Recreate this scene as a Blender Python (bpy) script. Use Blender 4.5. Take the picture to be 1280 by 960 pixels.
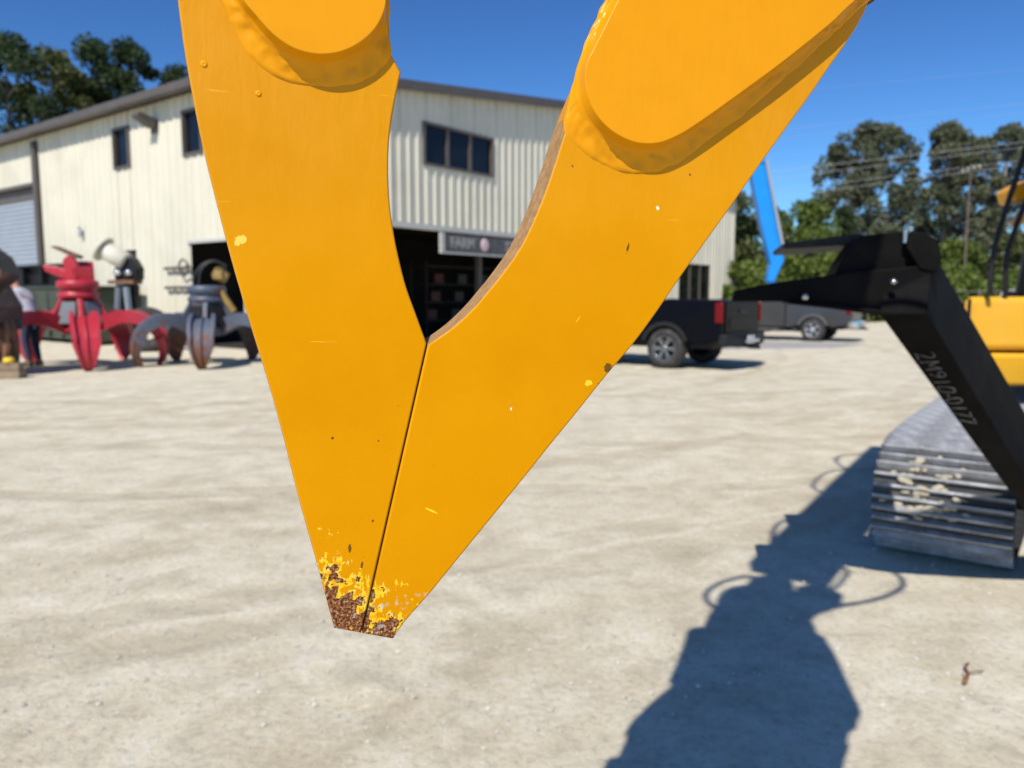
import bpy, bmesh, math, random
from mathutils import Vector, Matrix, noise
R = math.radians
random.seed(7)
scene = bpy.context.scene
for o in list(bpy.data.objects):
    bpy.data.objects.remove(o)
COL = scene.collection

# ---------------------------------------------------------------- camera
F = 985.0                                   # focal length in photo pixels (1280 wide)
PITCH = math.atan(110 / F)
CAM_H = 1.5
cam_data = bpy.data.cameras.new("camera")
cam = bpy.data.objects.new("camera", cam_data)
COL.objects.link(cam)
cam.location = (0, 0, CAM_H)
cam.rotation_euler = (math.pi / 2 - PITCH, 0, 0)
cam_data.sensor_width = 36
cam_data.lens = 36 * F / 1280
cam_data.clip_start = 0.02
cam_data.clip_end = 3000
cam_data.dof.use_dof = True
cam_data.dof.focus_distance = 0.66
cam_data.dof.aperture_fstop = 7.4
scene.camera = cam
scene.render.resolution_x, scene.render.resolution_y = 1024, 768

# ---------------------------------------------------------------- sky, sun, exposure
SUN_EL = R(47)
SUN_H = Vector((-0.39, -0.92)).normalized()          # horizontal direction towards the sun
world = bpy.data.worlds.new("World")
scene.world = world
world.use_nodes = True
wn = world.node_tree
bg = wn.nodes["Background"]
sky = wn.nodes.new("ShaderNodeTexSky")
sky.sky_type = 'NISHITA'
sky.sun_disc = False
sky.sun_elevation = SUN_EL
sky.sun_rotation = math.atan2(SUN_H.x, SUN_H.y)
sky.air_density = 1.0
sky.dust_density = 0.3
sky.ozone_density = 2.2
tint = wn.nodes.new("ShaderNodeMix"); tint.data_type = 'RGBA'; tint.blend_type = 'MULTIPLY'
tint.inputs[0].default_value = 1.0
tint.inputs[7].default_value = (0.82 * 0.25, 1.14 * 0.25, 1.43 * 0.25, 1)          # deep clear autumn blue
wn.links.new(sky.outputs[0], tint.inputs[6])
gam = wn.nodes.new("ShaderNodeGamma"); gam.inputs[1].default_value = 1.4
wn.links.new(tint.outputs[2], gam.inputs[0])
gain = wn.nodes.new("ShaderNodeVectorMath"); gain.operation = 'SCALE'; gain.inputs['Scale'].default_value = 2.6
wn.links.new(gam.outputs[0], gain.inputs[0])
wn.links.new(gain.outputs[0], bg.inputs[0])
bg.inputs[1].default_value = 0.1
sun_data = bpy.data.lights.new("sun", 'SUN')
sun_data.energy = 5.0
sun_data.angle = R(0.53)
sun_data.color = (1.0, 0.95, 0.87)
sun = bpy.data.objects.new("sun", sun_data)
COL.objects.link(sun)
sun_dir = Vector((SUN_H.x * math.cos(SUN_EL), SUN_H.y * math.cos(SUN_EL), math.sin(SUN_EL)))
sun.rotation_euler = sun_dir.to_track_quat('Z', 'Y').to_euler()
scene.view_settings.view_transform = 'Standard'
scene.view_settings.look = 'None'
scene.view_settings.exposure = 0.0
scene.view_settings.gamma = 1.0
scene.cycles.diffuse_bounces = 1
scene.cycles.glossy_bounces = 3

# ---------------------------------------------------------------- measuring helpers
def ray(px, py):
    x = (px - 640) / F
    y = (480 - py) / F
    return Vector((x, math.cos(PITCH) + y * math.sin(PITCH), -math.sin(PITCH) + y * math.cos(PITCH)))
def at(px, py, Y):
    """point of the place seen at photo pixel px,py standing Y metres in front of the camera"""
    d = ray(px, py)
    return Vector((0, 0, CAM_H)) + d * (Y / d.y)
def gnd(px, py):
    d = ray(px, py)
    return Vector((0, 0, CAM_H)) + d * (-CAM_H / d.z)

# ---------------------------------------------------------------- mesh helpers
class MB:
    def __init__(self):
        self.v, self.f, self.s, self.m = [], [], [], []
    def add(self, verts, faces, smooth=False, mat=0):
        n = len(self.v)
        self.v += [tuple(p) for p in verts]
        for f in faces:
            self.f.append([i + n for i in f]); self.s.append(smooth); self.m.append(mat)
        return self
    def box(self, c, size, rot=None, mat=0):
        hx, hy, hz = size[0] / 2, size[1] / 2, size[2] / 2
        P = [Vector((x, y, z)) for z in (-hz, hz) for y in (-hy, hy) for x in (-hx, hx)]
        if rot is not None:
            P = [rot @ p for p in P]
        P = [p + Vector(c) for p in P]
        return self.add(P, [(0, 2, 3, 1), (4, 5, 7, 6), (0, 1, 5, 4), (2, 6, 7, 3), (0, 4, 6, 2), (1, 3, 7, 5)], False, mat)
    def box2(self, a, b, mat=0):
        return self.box([(a[i] + b[i]) / 2 for i in range(3)], [abs(a[i] - b[i]) for i in range(3)], None, mat)
    def hexa(self, bottom, top, mat=0):
        return self.add(list(bottom) + list(top), [(3, 2, 1, 0), (4, 5, 6, 7), (0, 1, 5, 4), (1, 2, 6, 5), (2, 3, 7, 6), (3, 0, 4, 7)], False, mat)
    def prism(self, pts, fn, a, b, smooth=False, mat=0):
        """2-D outline pts swept from a to b; fn(u, v, w) gives the 3-D point"""
        n = len(pts)
        V = [fn(u, v, a) for u, v in pts] + [fn(u, v, b) for u, v in pts]
        fs = [tuple(range(n - 1, -1, -1)), tuple(range(n, 2 * n))]
        self.add(V, fs, False, mat)
        base = len(self.v) - 2 * n
        for i in range(n):
            j = (i + 1) % n
            self.f.append([base + i, base + j, base + n + j, base + n + i]); self.s.append(smooth); self.m.append(mat)
        return self
    def tube(self, path, rad, seg=8, cap=True, mat=0):
        path = [Vector(p) for p in path]
        n = len(path)
        rads = rad if isinstance(rad, (list, tuple)) else [rad] * n
        V = []
        t0 = (path[1] - path[0]).normalized()
        up = Vector((0, 0, 1)) if abs(t0.z) < 0.9 else Vector((1, 0, 0))
        x = t0.cross(up).normalized()
        for i in range(n):
            t = (path[min(i + 1, n - 1)] - path[max(i - 1, 0)]).normalized()
            x = (x - t * x.dot(t)).normalized()
            y = t.cross(x)
            for k in range(seg):
                a = 2 * math.pi * k / seg
                V.append(path[i] + (x * math.cos(a) + y * math.sin(a)) * rads[i])
        fs = []
        for i in range(n - 1):
            for k in range(seg):
                k2 = (k + 1) % seg
                fs.append((i * seg + k, i * seg + k2, (i + 1) * seg + k2, (i + 1) * seg + k))
        self.add(V, fs, True, mat)
        if cap:
            self.add(V[:seg], [tuple(range(seg - 1, -1, -1))], False, mat)
            self.add(V[-seg:], [tuple(range(seg))], False, mat)
        return self
    def lathe(self, prof, seg=24, M=None, mat=0, smooth=True):
        """prof: (radius, height) pairs about local Z"""
        V = []
        for r, z in prof:
            for k in range(seg):
                a = 2 * math.pi * k / seg
                p = Vector((r * math.cos(a), r * math.sin(a), z))
                V.append(M @ p if M is not None else p)
        fs = []
        for i in range(len(prof) - 1):
            for k in range(seg):
                k2 = (k + 1) % seg
                fs.append((i * seg + k, i * seg + k2, (i + 1) * seg + k2, (i + 1) * seg + k))
        return self.add(V, fs, smooth, mat)
    def sweep(self, path, frames, prof_fn, mat=0, smooth=True, closed=True):
        """path points with (side, up) frames; prof_fn(i) gives 2-D points"""
        V, fs = [], []
        for i, p in enumerate(path):
            pr = prof_fn(i)
            sx, sy = frames[i]
            for a, b in pr:
                V.append(Vector(p) + sx * a + sy * b)
        m = len(prof_fn(0))
        for i in range(len(path) - 1):
            for k in range(m):
                k2 = (k + 1) % m
                fs.append((i * m + k, i * m + k2, (i + 1) * m + k2, (i + 1) * m + k))
        fs.append(tuple(range(m - 1, -1, -1)))
        fs.append(tuple(range((len(path) - 1) * m, len(path) * m)))
        return self.add(V, fs, smooth, mat)
    def shift(self, d):
        d = Vector(d)
        self.v = [tuple(Vector(p) - d) for p in self.v]
        return self
    def mesh(self, name):
        me = bpy.data.meshes.new(name)
        me.from_pydata(self.v, [], self.f)
        me.polygons.foreach_set('use_smooth', self.s)
        me.polygons.foreach_set('material_index', self.m)
        me.update()
        bm = bmesh.new(); bm.from_mesh(me)
        bmesh.ops.recalc_face_normals(bm, faces=bm.faces)
        bm.to_mesh(me); bm.free()
        return me
    def build(self, name, mats, parent=None, bevel=0, seg=2, raw=False):
        if raw:
            me = bpy.data.meshes.new(name); me.from_pydata(self.v, [], self.f)
            me.polygons.foreach_set('use_smooth', self.s); me.polygons.foreach_set('material_index', self.m); me.update()
        else:
            me = self.mesh(name)
        if not isinstance(mats, (list, tuple)):
            mats = [mats]
        for m in mats:
            me.materials.append(m)
        o = bpy.data.objects.new(name, me)
        COL.objects.link(o)
        if parent:
            o.parent = parent
        if bevel:
            b = o.modifiers.new('bevel', 'BEVEL'); b.width = bevel; b.segments = seg; b.limit_method = 'ANGLE'; b.angle_limit = R(35)
            b.harden_normals = False
        return o

def tag(o, label=None, cat=None, group=None, kind=None):
    if label: o['label'] = label
    if cat: o['category'] = cat
    if group: o['group'] = group
    if kind: o['kind'] = kind
    return o
def thing(name, label, cat, loc=(0, 0, 0), rotz=0, group=None):
    o = bpy.data.objects.new(name, None)
    COL.objects.link(o)
    o.empty_display_size = 0.1
    o.location = loc
    o.rotation_euler = (0, 0, rotz)
    return tag(o, label, cat, group)
def copy_tree(o, parent=None):
    c = o.copy(); COL.objects.link(c); c.parent = parent
    for ch in [x for x in list(COL.objects) if x.parent == o]:
        copy_tree(ch, c)
    return c
def rz(a): return Matrix.Rotation(a, 3, 'Z')
def frame_between(a, b, up=Vector((0, 0, 1))):
    """rotation whose X runs from a to b"""
    x = (Vector(b) - Vector(a)).normalized()
    y = up.cross(x).normalized()
    z = x.cross(y)
    return Matrix((x, y, z)).transposed()
def catmull(pts, sub, closed=False):
    pts = [Vector(p) for p in pts]
    n = len(pts); out = []
    rng = range(n if closed else n - 1)
    for i in rng:
        p1, p2 = pts[i], pts[(i + 1) % n]
        p0 = pts[i - 1] if (closed or i > 0) else p1 * 2 - p2
        p3 = pts[(i + 2) % n] if (closed or i + 2 < n) else p2 * 2 - p1
        for k in range(sub):
            t = k / sub
            out.append(0.5 * ((2 * p1) + (p2 - p0) * t + (2 * p0 - 5 * p1 + 4 * p2 - p3) * t * t + (3 * p1 - p0 - 3 * p2 + p3) * t ** 3))
    if not closed:
        out.append(pts[-1])
    return out

# ---------------------------------------------------------------- materials
class NT:
    """small wrapper for node graphs"""
    def __init__(self, name):
        self.mat = bpy.data.materials.new(name); self.mat.use_nodes = True
        self.t = self.mat.node_tree; self.b = self.t.nodes['Principled BSDF']
    def n(self, kind, **kw):
        x = self.t.nodes.new(kind)
        for k, v in kw.items():
            setattr(x, k, v)
        return x
    def link(self, a, b): self.t.links.new(a, b)
    def val(self, sock, v):
        if hasattr(v, 'is_output') or hasattr(v, 'links') and not isinstance(v, (int, float, tuple)):
            self.link(v, sock)
        else:
            sock.default_value = v
    def math(self, op, a, b=None, c=None, clamp=False):
        x = self.n('ShaderNodeMath', operation=op); x.use_clamp = clamp
        self.val(x.inputs[0], a)
        if b is not None: self.val(x.inputs[1], b)
        if c is not None: self.val(x.inputs[2], c)
        return x.outputs[0]
    def coord(self, kind='Object', scale=None, rot=None, loc=None, tex=False):
        tc = self.n('ShaderNodeTexCoord')
        s = tc.outputs[kind]
        if scale or rot or loc:
            m = self.n('ShaderNodeMapping')
            self.link(s, m.inputs[0])
            if scale: m.inputs['Scale'].default_value = scale
            if rot: m.inputs['Rotation'].default_value = rot
            if loc: m.inputs['Location'].default_value = loc
            if tex: m.vector_type = 'TEXTURE'
            s = m.outputs[0]
        return s
    def noise(self, vec, scale, detail=4, rough=0.55, dist=0):
        x = self.n('ShaderNodeTexNoise')
        self.link(vec, x.inputs['Vector'])
        x.inputs['Scale'].default_value = scale; x.inputs['Detail'].default_value = detail
        x.inputs['Roughness'].default_value = rough; x.inputs['Distortion'].default_value = dist
        return x.outputs[0]
    def ramp(self, fac, stops, interp='LINEAR'):
        x = self.n('ShaderNodeValToRGB')
        self.link(fac, x.inputs[0])
        cr = x.color_ramp; cr.interpolation = interp
        while len(cr.elements) < len(stops): cr.elements.new(0.5)
        for e, (p, c) in zip(cr.elements, stops):
            e.position = p
            e.color = (c, c, c, 1) if isinstance(c, (int, float)) else (*c, 1)
        return x.outputs[0]
    def mix(self, fac, a, b, blend='MIX'):
        x = self.n('ShaderNodeMix', data_type='RGBA', blend_type=blend)
        self.val(x.inputs[0], fac)
        for s, v in ((x.inputs[6], a), (x.inputs[7], b)):
            if isinstance(v, tuple): s.default_value = (*v, 1) if len(v) == 3 else v
            else: self.link(v, s)
        return x.outputs[2]
    def bump(self, h, strength=0.3, dist=0.01, normal=None):
        x = self.n('ShaderNodeBump')
        x.inputs['Strength'].default_value = strength; x.inputs['Distance'].default_value = dist
        self.link(h, x.inputs['Height'])
        if normal: self.link(normal, x.inputs['Normal'])
        return x.outputs[0]
    def base(self, c):
        if isinstance(c, tuple): self.b.inputs['Base Color'].default_value = (*c, 1)
        else: self.link(c, self.b.inputs['Base Color'])
    def set(self, **kw):
        for k, v in kw.items():
            self.val(self.b.inputs[k.replace('_', ' ')], v)

MATS = {}
def plain(name, col, rough=0.6, metal=0.0, var=0.18, scale=6.0, bump=0.0, coat=0.0, dirt=None, dirt_amt=0.35, spec=0.5):
    """painted / raw surface with blotchy variation and optional dust"""
    if name in MATS: return MATS[name]
    t = NT(name)
    co = t.coord('Object')
    nz = t.noise(co, scale, 5, 0.6)
    dark = tuple(c * (1 - var) for c in col); light = tuple(min(1, c * (1 + var)) for c in col)
    c = t.ramp(nz, [(0.3, dark), (0.7, light)])
    if dirt:
        nd = t.noise(co, scale * 0.45, 6, 0.65, 0.4)
        m = t.ramp(nd, [(0.45, 0.0), (0.7, dirt_amt)])
        c = t.mix(m, c, dirt)
    t.base(c)
    t.set(Roughness=rough, Metallic=metal, Specular_IOR_Level=spec)
    if coat: t.set(Coat_Weight=coat, Coat_Roughness=0.08)
    if bump:
        t.link(t.bump(t.noise(co, scale * 6, 4), bump, 0.01), t.b.inputs['Normal'])
    MATS[name] = t.mat
    return t.mat

# ---------------------------------------------------------------- special materials
def make_ground_mat():
    t = NT('crushed_stone')
    co = t.coord('Object')
    rot = t.coord('Object', scale=(2.2, 0.9, 1), rot=(0, 0, R(20)), tex=True)
    streak = t.noise(rot, 0.9, 7, 0.66, 0.9)
    rot2 = t.coord('Object', scale=(4.2, 0.55, 1), rot=(0, 0, R(48)), loc=(3, 7, 0), tex=True)
    streak2 = t.noise(rot2, 1.0, 7, 0.68, 0.9)
    big = t.noise(co, 0.16, 4, 0.5)
    # tyre tracks: arcs sweeping towards the right background
    wob = t.n('ShaderNodeVectorMath', operation='ADD')
    nv = t.n('ShaderNodeTexNoise'); t.link(co, nv.inputs['Vector']); nv.inputs['Scale'].default_value = 0.35; nv.inputs['Detail'].default_value = 3
    sc = t.n('ShaderNodeVectorMath', operation='SCALE'); t.link(nv.outputs['Color'], sc.inputs[0]); sc.inputs['Scale'].default_value = 0.9
    t.link(co, wob.inputs[0]); t.link(sc.outputs[0], wob.inputs[1])
    def arc(cx, cy, r, w):
        sb = t.n('ShaderNodeVectorMath', operation='SUBTRACT'); t.link(wob.outputs[0], sb.inputs[0]); sb.inputs[1].default_value = (cx, cy, 0)
        ml = t.n('ShaderNodeVectorMath', operation='MULTIPLY'); t.link(sb.outputs[0], ml.inputs[0]); ml.inputs[1].default_value = (1, 1, 0)
        ln = t.n('ShaderNodeVectorMath', operation='LENGTH'); t.link(ml.outputs[0], ln.inputs[0])
        d_ = t.math('ABSOLUTE', t.math('SUBTRACT', ln.outputs['Value'], r))
        return t.ramp(t.math('DIVIDE', d_, w), [(0.55, 1.0), (1.0, 0.0)])
    tracks = None
    for (cx, cy, r_, w_) in ((-12, 27, 23.4, 0.20), (-12, 27, 25.3, 0.20), (-12, 27, 20.4, 0.17), (-12, 27, 18.6, 0.17), (-14, 30, 29.3, 0.24), (-2, 40, 33.6, 0.2), (-2, 40, 31.7, 0.2), (-6, 60, 50.4, 0.25), (-6, 60, 48.4, 0.25)):
        a_ = arc(cx, cy, r_, w_)
        tracks = a_ if tracks is None else t.math('MAXIMUM', tracks, a_)
    tracks = t.math('MULTIPLY', tracks, t.ramp(t.noise(co, 1.1, 5, 0.65), [(0.38, 0.1), (0.62, 1.0)]))
    mid = t.noise(co, 4.2, 7, 0.70)
    fine = t.noise(co, 30, 6, 0.75)
    grit = t.noise(co, 150, 3, 0.7)
    iso = t.noise(co, 1.7, 9, 0.74, 0.2)
    s = t.math('ADD', t.math('ADD', t.math('MULTIPLY', streak, 0.16), t.math('MULTIPLY', streak2, 0.26)), t.math('MULTIPLY', iso, 0.58))
    col = t.ramp(s, [(0.37, (0.47, 0.405, 0.285)), (0.46, (0.62, 0.55, 0.41)), (0.54, (0.72, 0.655, 0.51)), (0.63, (0.84, 0.79, 0.665))])
    col = t.mix(t.ramp(big, [(0.4, 0.0), (0.65, 0.45)]), col, (0.76, 0.705, 0.575))
    col = t.mix(t.ramp(mid, [(0.34, 0.45), (0.50, 0.0)]), col, (0.40, 0.355, 0.27))
    col = t.mix(t.ramp(mid, [(0.55, 0.0), (0.70, 0.65)]), col, (0.76, 0.73, 0.655))
    col = t.mix(t.ramp(fine, [(0.32, 0.5), (0.5, 0.0)]), col, (0.30, 0.265, 0.205))
    col = t.mix(t.ramp(fine, [(0.58, 0.0), (0.72, 0.55)]), col, (0.80, 0.775, 0.71))
    col = t.mix(t.ramp(grit, [(0.3, 0.35), (0.45, 0.0)]), col, (0.22, 0.20, 0.16))
    col = t.mix(t.ramp(tracks, [(0.10, 0.0), (1.0, 0.55)]), col, (0.46, 0.395, 0.285))
    col = t.mix(1.0, col, (1.0, 0.988, 0.945), 'MULTIPLY')
    t.base(col)
    t.set(Roughness=0.95, Specular_IOR_Level=0.1)
    b0 = t.bump(t.math('MULTIPLY', tracks, -1.0), 0.5, 0.03)
    b1 = t.bump(mid, 0.45, 0.02, b0)
    b2 = t.bump(fine, 0.75, 0.012, b1)
    b3 = t.bump(grit, 0.5, 0.004, b2)
    t.link(b3, t.b.inputs['Normal'])
    return t.mat

def make_jaw_mat():
    """yellow machine paint, chipped to primer, bright paint and rust near the point (object origin)"""
    t = NT('chipped_yellow_paint')
    co = t.coord('Object')
    sx = t.n('ShaderNodeSeparateXYZ'); t.link(co, sx.inputs[0])
    x, y, z = sx.outputs
    paint_n = t.noise(co, 7, 6, 0.62)
    col = t.ramp(paint_n, [(0.3, (0.63, 0.254, 0.0012)), (0.7, (0.715, 0.298, 0.0015))])
    stretched = t.coord('Object', scale=(1.0, 1.0, 0.42))
    n1 = t.noise(co, 70, 4, 0.55, 0.3)
    n2 = t.noise(stretched, 190, 4, 0.65)
    n3 = t.noise(co, 420, 3, 0.7)
    n4 = t.noise(co, 120, 4, 0.6)
    # height above the point at which the paint is gone: more on the left jaw, a tongue up the seam
    lim = t.math('MULTIPLY_ADD', x, -1.0, 0.031)
    lim = t.math('MINIMUM', lim, 0.052)
    h = t.math('SUBTRACT', lim, z)
    h = t.math('ADD', h, t.math('MULTIPLY', t.math('SUBTRACT', n1, 0.5), 0.185))
    h = t.math('ADD', h, t.math('MULTIPLY', t.math('SUBTRACT', n2, 0.5), 0.030))
    chip = t.math('GREATER_THAN', t.math('ADD', h, t.math('MULTIPLY', t.math('SUBTRACT', n2, 0.42), 0.10)), -0.004)
    rust = t.math('GREATER_THAN', t.math('ADD', h, t.math('MULTIPLY', t.math('SUBTRACT', n4, 0.5), 0.095)), 0.005)
    brighty = t.ramp(n4, [(0.38, (0.80, 0.33, 0.02)), (0.47, (0.86, 0.55, 0.01)), (0.58, (0.88, 0.60, 0.10)), (0.66, (0.80, 0.72, 0.52))])
    col = t.mix(chip, col, brighty)
    rust_c = t.ramp(n3, [(0.32, (0.025, 0.012, 0.008)), (0.43, (0.11, 0.036, 0.014)), (0.52, (0.26, 0.085, 0.025)), (0.60, (0.40, 0.24, 0.13)), (0.70, (0.62, 0.50, 0.36))])
    col = t.mix(rust, col, rust_c)
    grey_bare = t.math('MULTIPLY', t.math('GREATER_THAN', n4, 0.585), t.math('LESS_THAN', z, 0.030))
    col = t.mix(t.math('MULTIPLY', grey_bare, t.ramp(n2, [(0.42, 0.0), (0.6, 0.85)])), col, (0.56, 0.50, 0.42))
    # worn lower edge of the right jaw
    d = t.math('SUBTRACT', t.math('MULTIPLY', t.math('SUBTRACT', x, 0.0268), 0.7509), t.math('MULTIPLY', t.math('ADD', z, 0.0085), 0.6605))
    wear_n = t.noise(co, 26, 5, 0.7)
    wear = t.math('GREATER_THAN', t.math('ADD', d, t.math('MULTIPLY', t.math('SUBTRACT', wear_n, 0.63), 0.045)), -0.0006)
    wear = t.math('MULTIPLY', wear, t.math('LESS_THAN', z, 0.28))
    col = t.mix(wear, col, t.ramp(n3, [(0.4, (0.05, 0.025, 0.015)), (0.6, (0.20, 0.10, 0.04))]))
    # single chips and scratches
    def spot(px, pz, r, sxx, szz, rot, c, thr=0.5, freq=260):
        nonlocal col
        mp = t.n('ShaderNodeMapping'); t.link(co, mp.inputs[0])
        mp.vector_type = 'TEXTURE'
        mp.inputs['Location'].default_value = (px, 0, pz); mp.inputs['Rotation'].default_value = (0, R(rot), 0)
        mp.inputs['Scale'].default_value = (sxx, 1, szz)
        s2 = t.n('ShaderNodeSeparateXYZ'); t.link(mp.outputs[0], s2.inputs[0])
        rr = t.math('SQRT', t.math('ADD', t.math('POWER', s2.outputs[0], 2.0), t.math('POWER', s2.outputs[2], 2.0)))
        rr = t.math('ADD', rr, t.math('MULTIPLY', t.math('SUBTRACT', t.noise(co, freq, 3, 0.7), 0.5), r * 2.4))
        col = t.mix(t.math('LESS_THAN', rr, r), col, c)
    speck = t.math('GREATER_THAN', t.noise(co, 130, 1, 0.5), 0.795)
    col = t.mix(speck, col, (0.20, 0.09, 0.012))
    scr = t.noise(t.coord('Object', scale=(22, 1, 260), rot=(0, R(38), 0)), 1.0, 2, 0.5)
    col = t.mix(t.ramp(scr, [(0.735, 0.0), (0.76, 0.5)]), col, (0.86, 0.46, 0.05))
    W, YB, DK = (0.85, 0.78, 0.55), (0.88, 0.58, 0.03), (0.16, 0.075, 0.012)
    spot(0.2709, 0.3644, 0.0016, 1, 1, 0, W)
    spot(0.2424, 0.3284, 0.0020, 0.5, 2.4, 14, DK)
    spot(-0.0861, 0.3287, 0.0040, 1.2, 0.8, -28, (0.86, 0.60, 0.10))
    spot(-0.0083, 0.0759, 0.0020, 0.7, 1.8, 0, DK)
    spot(0.0015, 0.0600, 0.0015, 0.6, 1.8, 8, DK)
    spot(0.2246, 0.2211, 0.0040, 1.0, 1.0, 30, DK)
    spot(0.2060, 0.2080, 0.0030, 1.2, 0.9, 30, YB)
    spot(0.0620, 0.1020, 0.0008, 6.5, 0.8, 28, YB, freq=60)
    spot(0.1950, 0.2650, 0.0007, 6.5, 0.7, -52, YB, freq=60)
    spot(0.1330, 0.1880, 0.0011, 0.8, 1.6, 20, W)
    spot(-0.020, 0.1700, 0.0011, 1, 1, 0, DK)
    spot(0.3150, 0.5350, 0.0013, 0.6, 3.0, 0, DK)
    spot(0.2150, 0.4720, 0.0010, 1, 1, 0, DK)
    t.base(col)
    rough = t.mix(rust, (0.36, 0.36, 0.36), (0.95, 0.95, 0.95))
    t.link(rough, t.b.inputs['Roughness'])
    spec = t.math('MULTIPLY', t.ramp(z, [(0.27, 0.03), (0.46, 0.26)]), t.ramp(t.noise(co, 14, 3), [(0.35, 0.6), (0.65, 1.2)]))
    t.link(spec, t.b.inputs['Specular IOR Level'])
    # orange-peel and drip waves in the paint, stronger high on the plate; pitted rust
    wv = t.coord('Object', scale=(1.0, 1.0, 0.25), rot=(0, R(-10), 0))
    waves = t.noise(wv, 95, 2, 0.4, 0.4)
    amt = t.ramp(z, [(0.30, 0.0), (0.48, 1.0)])
    peel = t.noise(co, 240, 2, 0.5)
    hh = t.math('ADD', t.math('MULTIPLY', t.math('MULTIPLY', waves, amt), 0.0011), t.math('MULTIPLY', peel, 0.00016))
    hh = t.math('ADD', hh, t.math('MULTIPLY', t.math('MULTIPLY', rust, n3), 0.0022))
    hh = t.math('SUBTRACT', hh, t.math('MULTIPLY', chip, 0.0003))
    bn = t.n('ShaderNodeBump'); bn.inputs['Strength'].default_value = 0.75; bn.inputs['Distance'].default_value = 1.0
    t.link(hh, bn.inputs['Height'])
    t.link(bn.outputs[0], t.b.inputs['Normal'])
    return t.mat

def make_cut_edge():
    t = NT('flame_cut_edge')
    co = t.coord('Object')
    n = t.noise(co, 120, 4, 0.7)
    fl = t.noise(co, 620, 2, 0.6)
    col = t.ramp(n, [(0.35, (0.29, 0.155, 0.055)), (0.65, (0.46, 0.265, 0.105))])
    col = t.mix(t.ramp(fl, [(0.66, 0.0), (0.74, 0.8)]), col, (0.80, 0.66, 0.44))
    t.base(col); t.set(Roughness=0.75)
    t.link(t.bump(fl, 0.5, 0.001), t.b.inputs['Normal'])
    return t.mat

def make_leaf(name, c1, c2):
    t = NT(name)
    g = t.n('ShaderNodeNewGeometry')
    col = t.ramp(g.outputs['Random Per Island'], [(0.0, c1), (1.0, c2)])
    co = t.coord('Object')
    col = t.mix(t.ramp(t.noise(co, 0.45, 3), [(0.35, 0.0), (0.65, 0.6)]), col, tuple((a + b) / 2 * 0.75 for a, b in zip(c1, c2)))
    t.base(col); t.set(Roughness=0.6, Specular_IOR_Level=0.25)
    tr = t.n('ShaderNodeBsdfTranslucent'); t.link(col, tr.inputs[0])
    ms = t.n('ShaderNodeMixShader'); ms.inputs[0].default_value = 0.25
    out = t.t.nodes['Material Output']
    t.link(t.b.outputs[0], ms.inputs[1]); t.link(tr.outputs[0], ms.inputs[2]); t.link(ms.outputs[0], out.inputs[0])
    return t.mat

def make_rusty(name, paint, rust=(0.20, 0.075, 0.03), level=0.55, rough=0.55, tips=0.0):
    """worn paint rusting towards the working points (low on the thing)"""
    t = NT(name)
    co = t.coord('Object')
    n = t.noise(co, 8.0 if tips else 4.5, 6, 0.65, 0.3)
    n2 = t.noise(co, 22, 4, 0.65)
    if tips:
        s3 = t.n('ShaderNodeSeparateXYZ'); t.link(co, s3.inputs[0])
        n = t.math('ADD', n, t.math('MULTIPLY', t.math('SUBTRACT', 0.62, s3.outputs[2]), tips))
    m = t.ramp(n, [(level - 0.05, 0.0), (level + 0.08, 1.0)])
    pc = t.ramp(n2, [(0.3, tuple(c * 0.75 for c in paint)), (0.7, tuple(min(1, c * 1.25) for c in paint))])
    rc = t.ramp(n2, [(0.3, tuple(c * 0.5 for c in rust)), (0.7, tuple(c * 1.3 for c in rust))])
    t.base(t.mix(m, pc, rc)); t.set(Roughness=rough)
    t.link(t.bump(n2, 0.3, 0.01), t.b.inputs['Normal'])
    return t.mat

GROUND = make_ground_mat()
JAW = make_jaw_mat()
CUT = make_cut_edge()
M_yellow = plain('yellow_machine_paint', (0.78, 0.33, 0.006), 0.38, 0, 0.08, 5, coat=0.3)
M_yellow_dusty = plain('dusty_yellow_paint', (0.76, 0.38, 0.012), 0.45, 0, 0.08, 3, dirt=(0.6, 0.42, 0.15), dirt_amt=0.35)
M_black = plain('black_machine_paint', (0.012, 0.012, 0.013), 0.5, 0, 0.3, 7, dirt=(0.05, 0.045, 0.038), dirt_amt=0.25, spec=0.25)
M_arm = plain('satin_black_steel', (0.006, 0.0055, 0.0055), 0.6, 0, 0.3, 9, bump=0.1, dirt=(0.022, 0.019, 0.016), dirt_amt=0.3, spec=0.05)
M_rubber = plain('black_rubber', (0.022, 0.021, 0.020), 0.75, 0, 0.2, 20, dirt=(0.2, 0.18, 0.15), dirt_amt=0.3)
M_hose = plain('rubber_hose', (0.02, 0.02, 0.02), 0.5, 0, 0.2, 20)
M_steel = plain('bright_steel', (0.55, 0.55, 0.54), 0.28, 1.0, 0.1, 8)
M_chrome = plain('chrome', (0.75, 0.75, 0.75), 0.12, 1.0, 0.05, 8)
M_shoe = plain('dark_track_steel', (0.020, 0.022, 0.028), 0.65, 0.0, 0.3, 6, dirt=(0.2, 0.18, 0.14), dirt_amt=0.4, bump=0.2)
M_grouser = plain('worn_grouser_steel', (0.36, 0.365, 0.38), 0.5, 0.15, 0.4, 14, dirt=(0.12, 0.115, 0.10), dirt_amt=0.6, bump=0.2)
M_siding = plain('cream_steel_siding', (0.70, 0.655, 0.515), 0.45, 0, 0.035, 0.8, dirt=(0.50, 0.46, 0.35), dirt_amt=0.4)
M_trim = plain('brown_grey_trim', (0.105, 0.088, 0.075), 0.5, 0, 0.12, 3)
M_roof = plain('brown_grey_roofing', (0.15, 0.13, 0.115), 0.5, 0, 0.1, 2)
M_paletrim = plain('pale_trim', (0.52, 0.51, 0.46), 0.5, 0, 0.05, 3)
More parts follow.
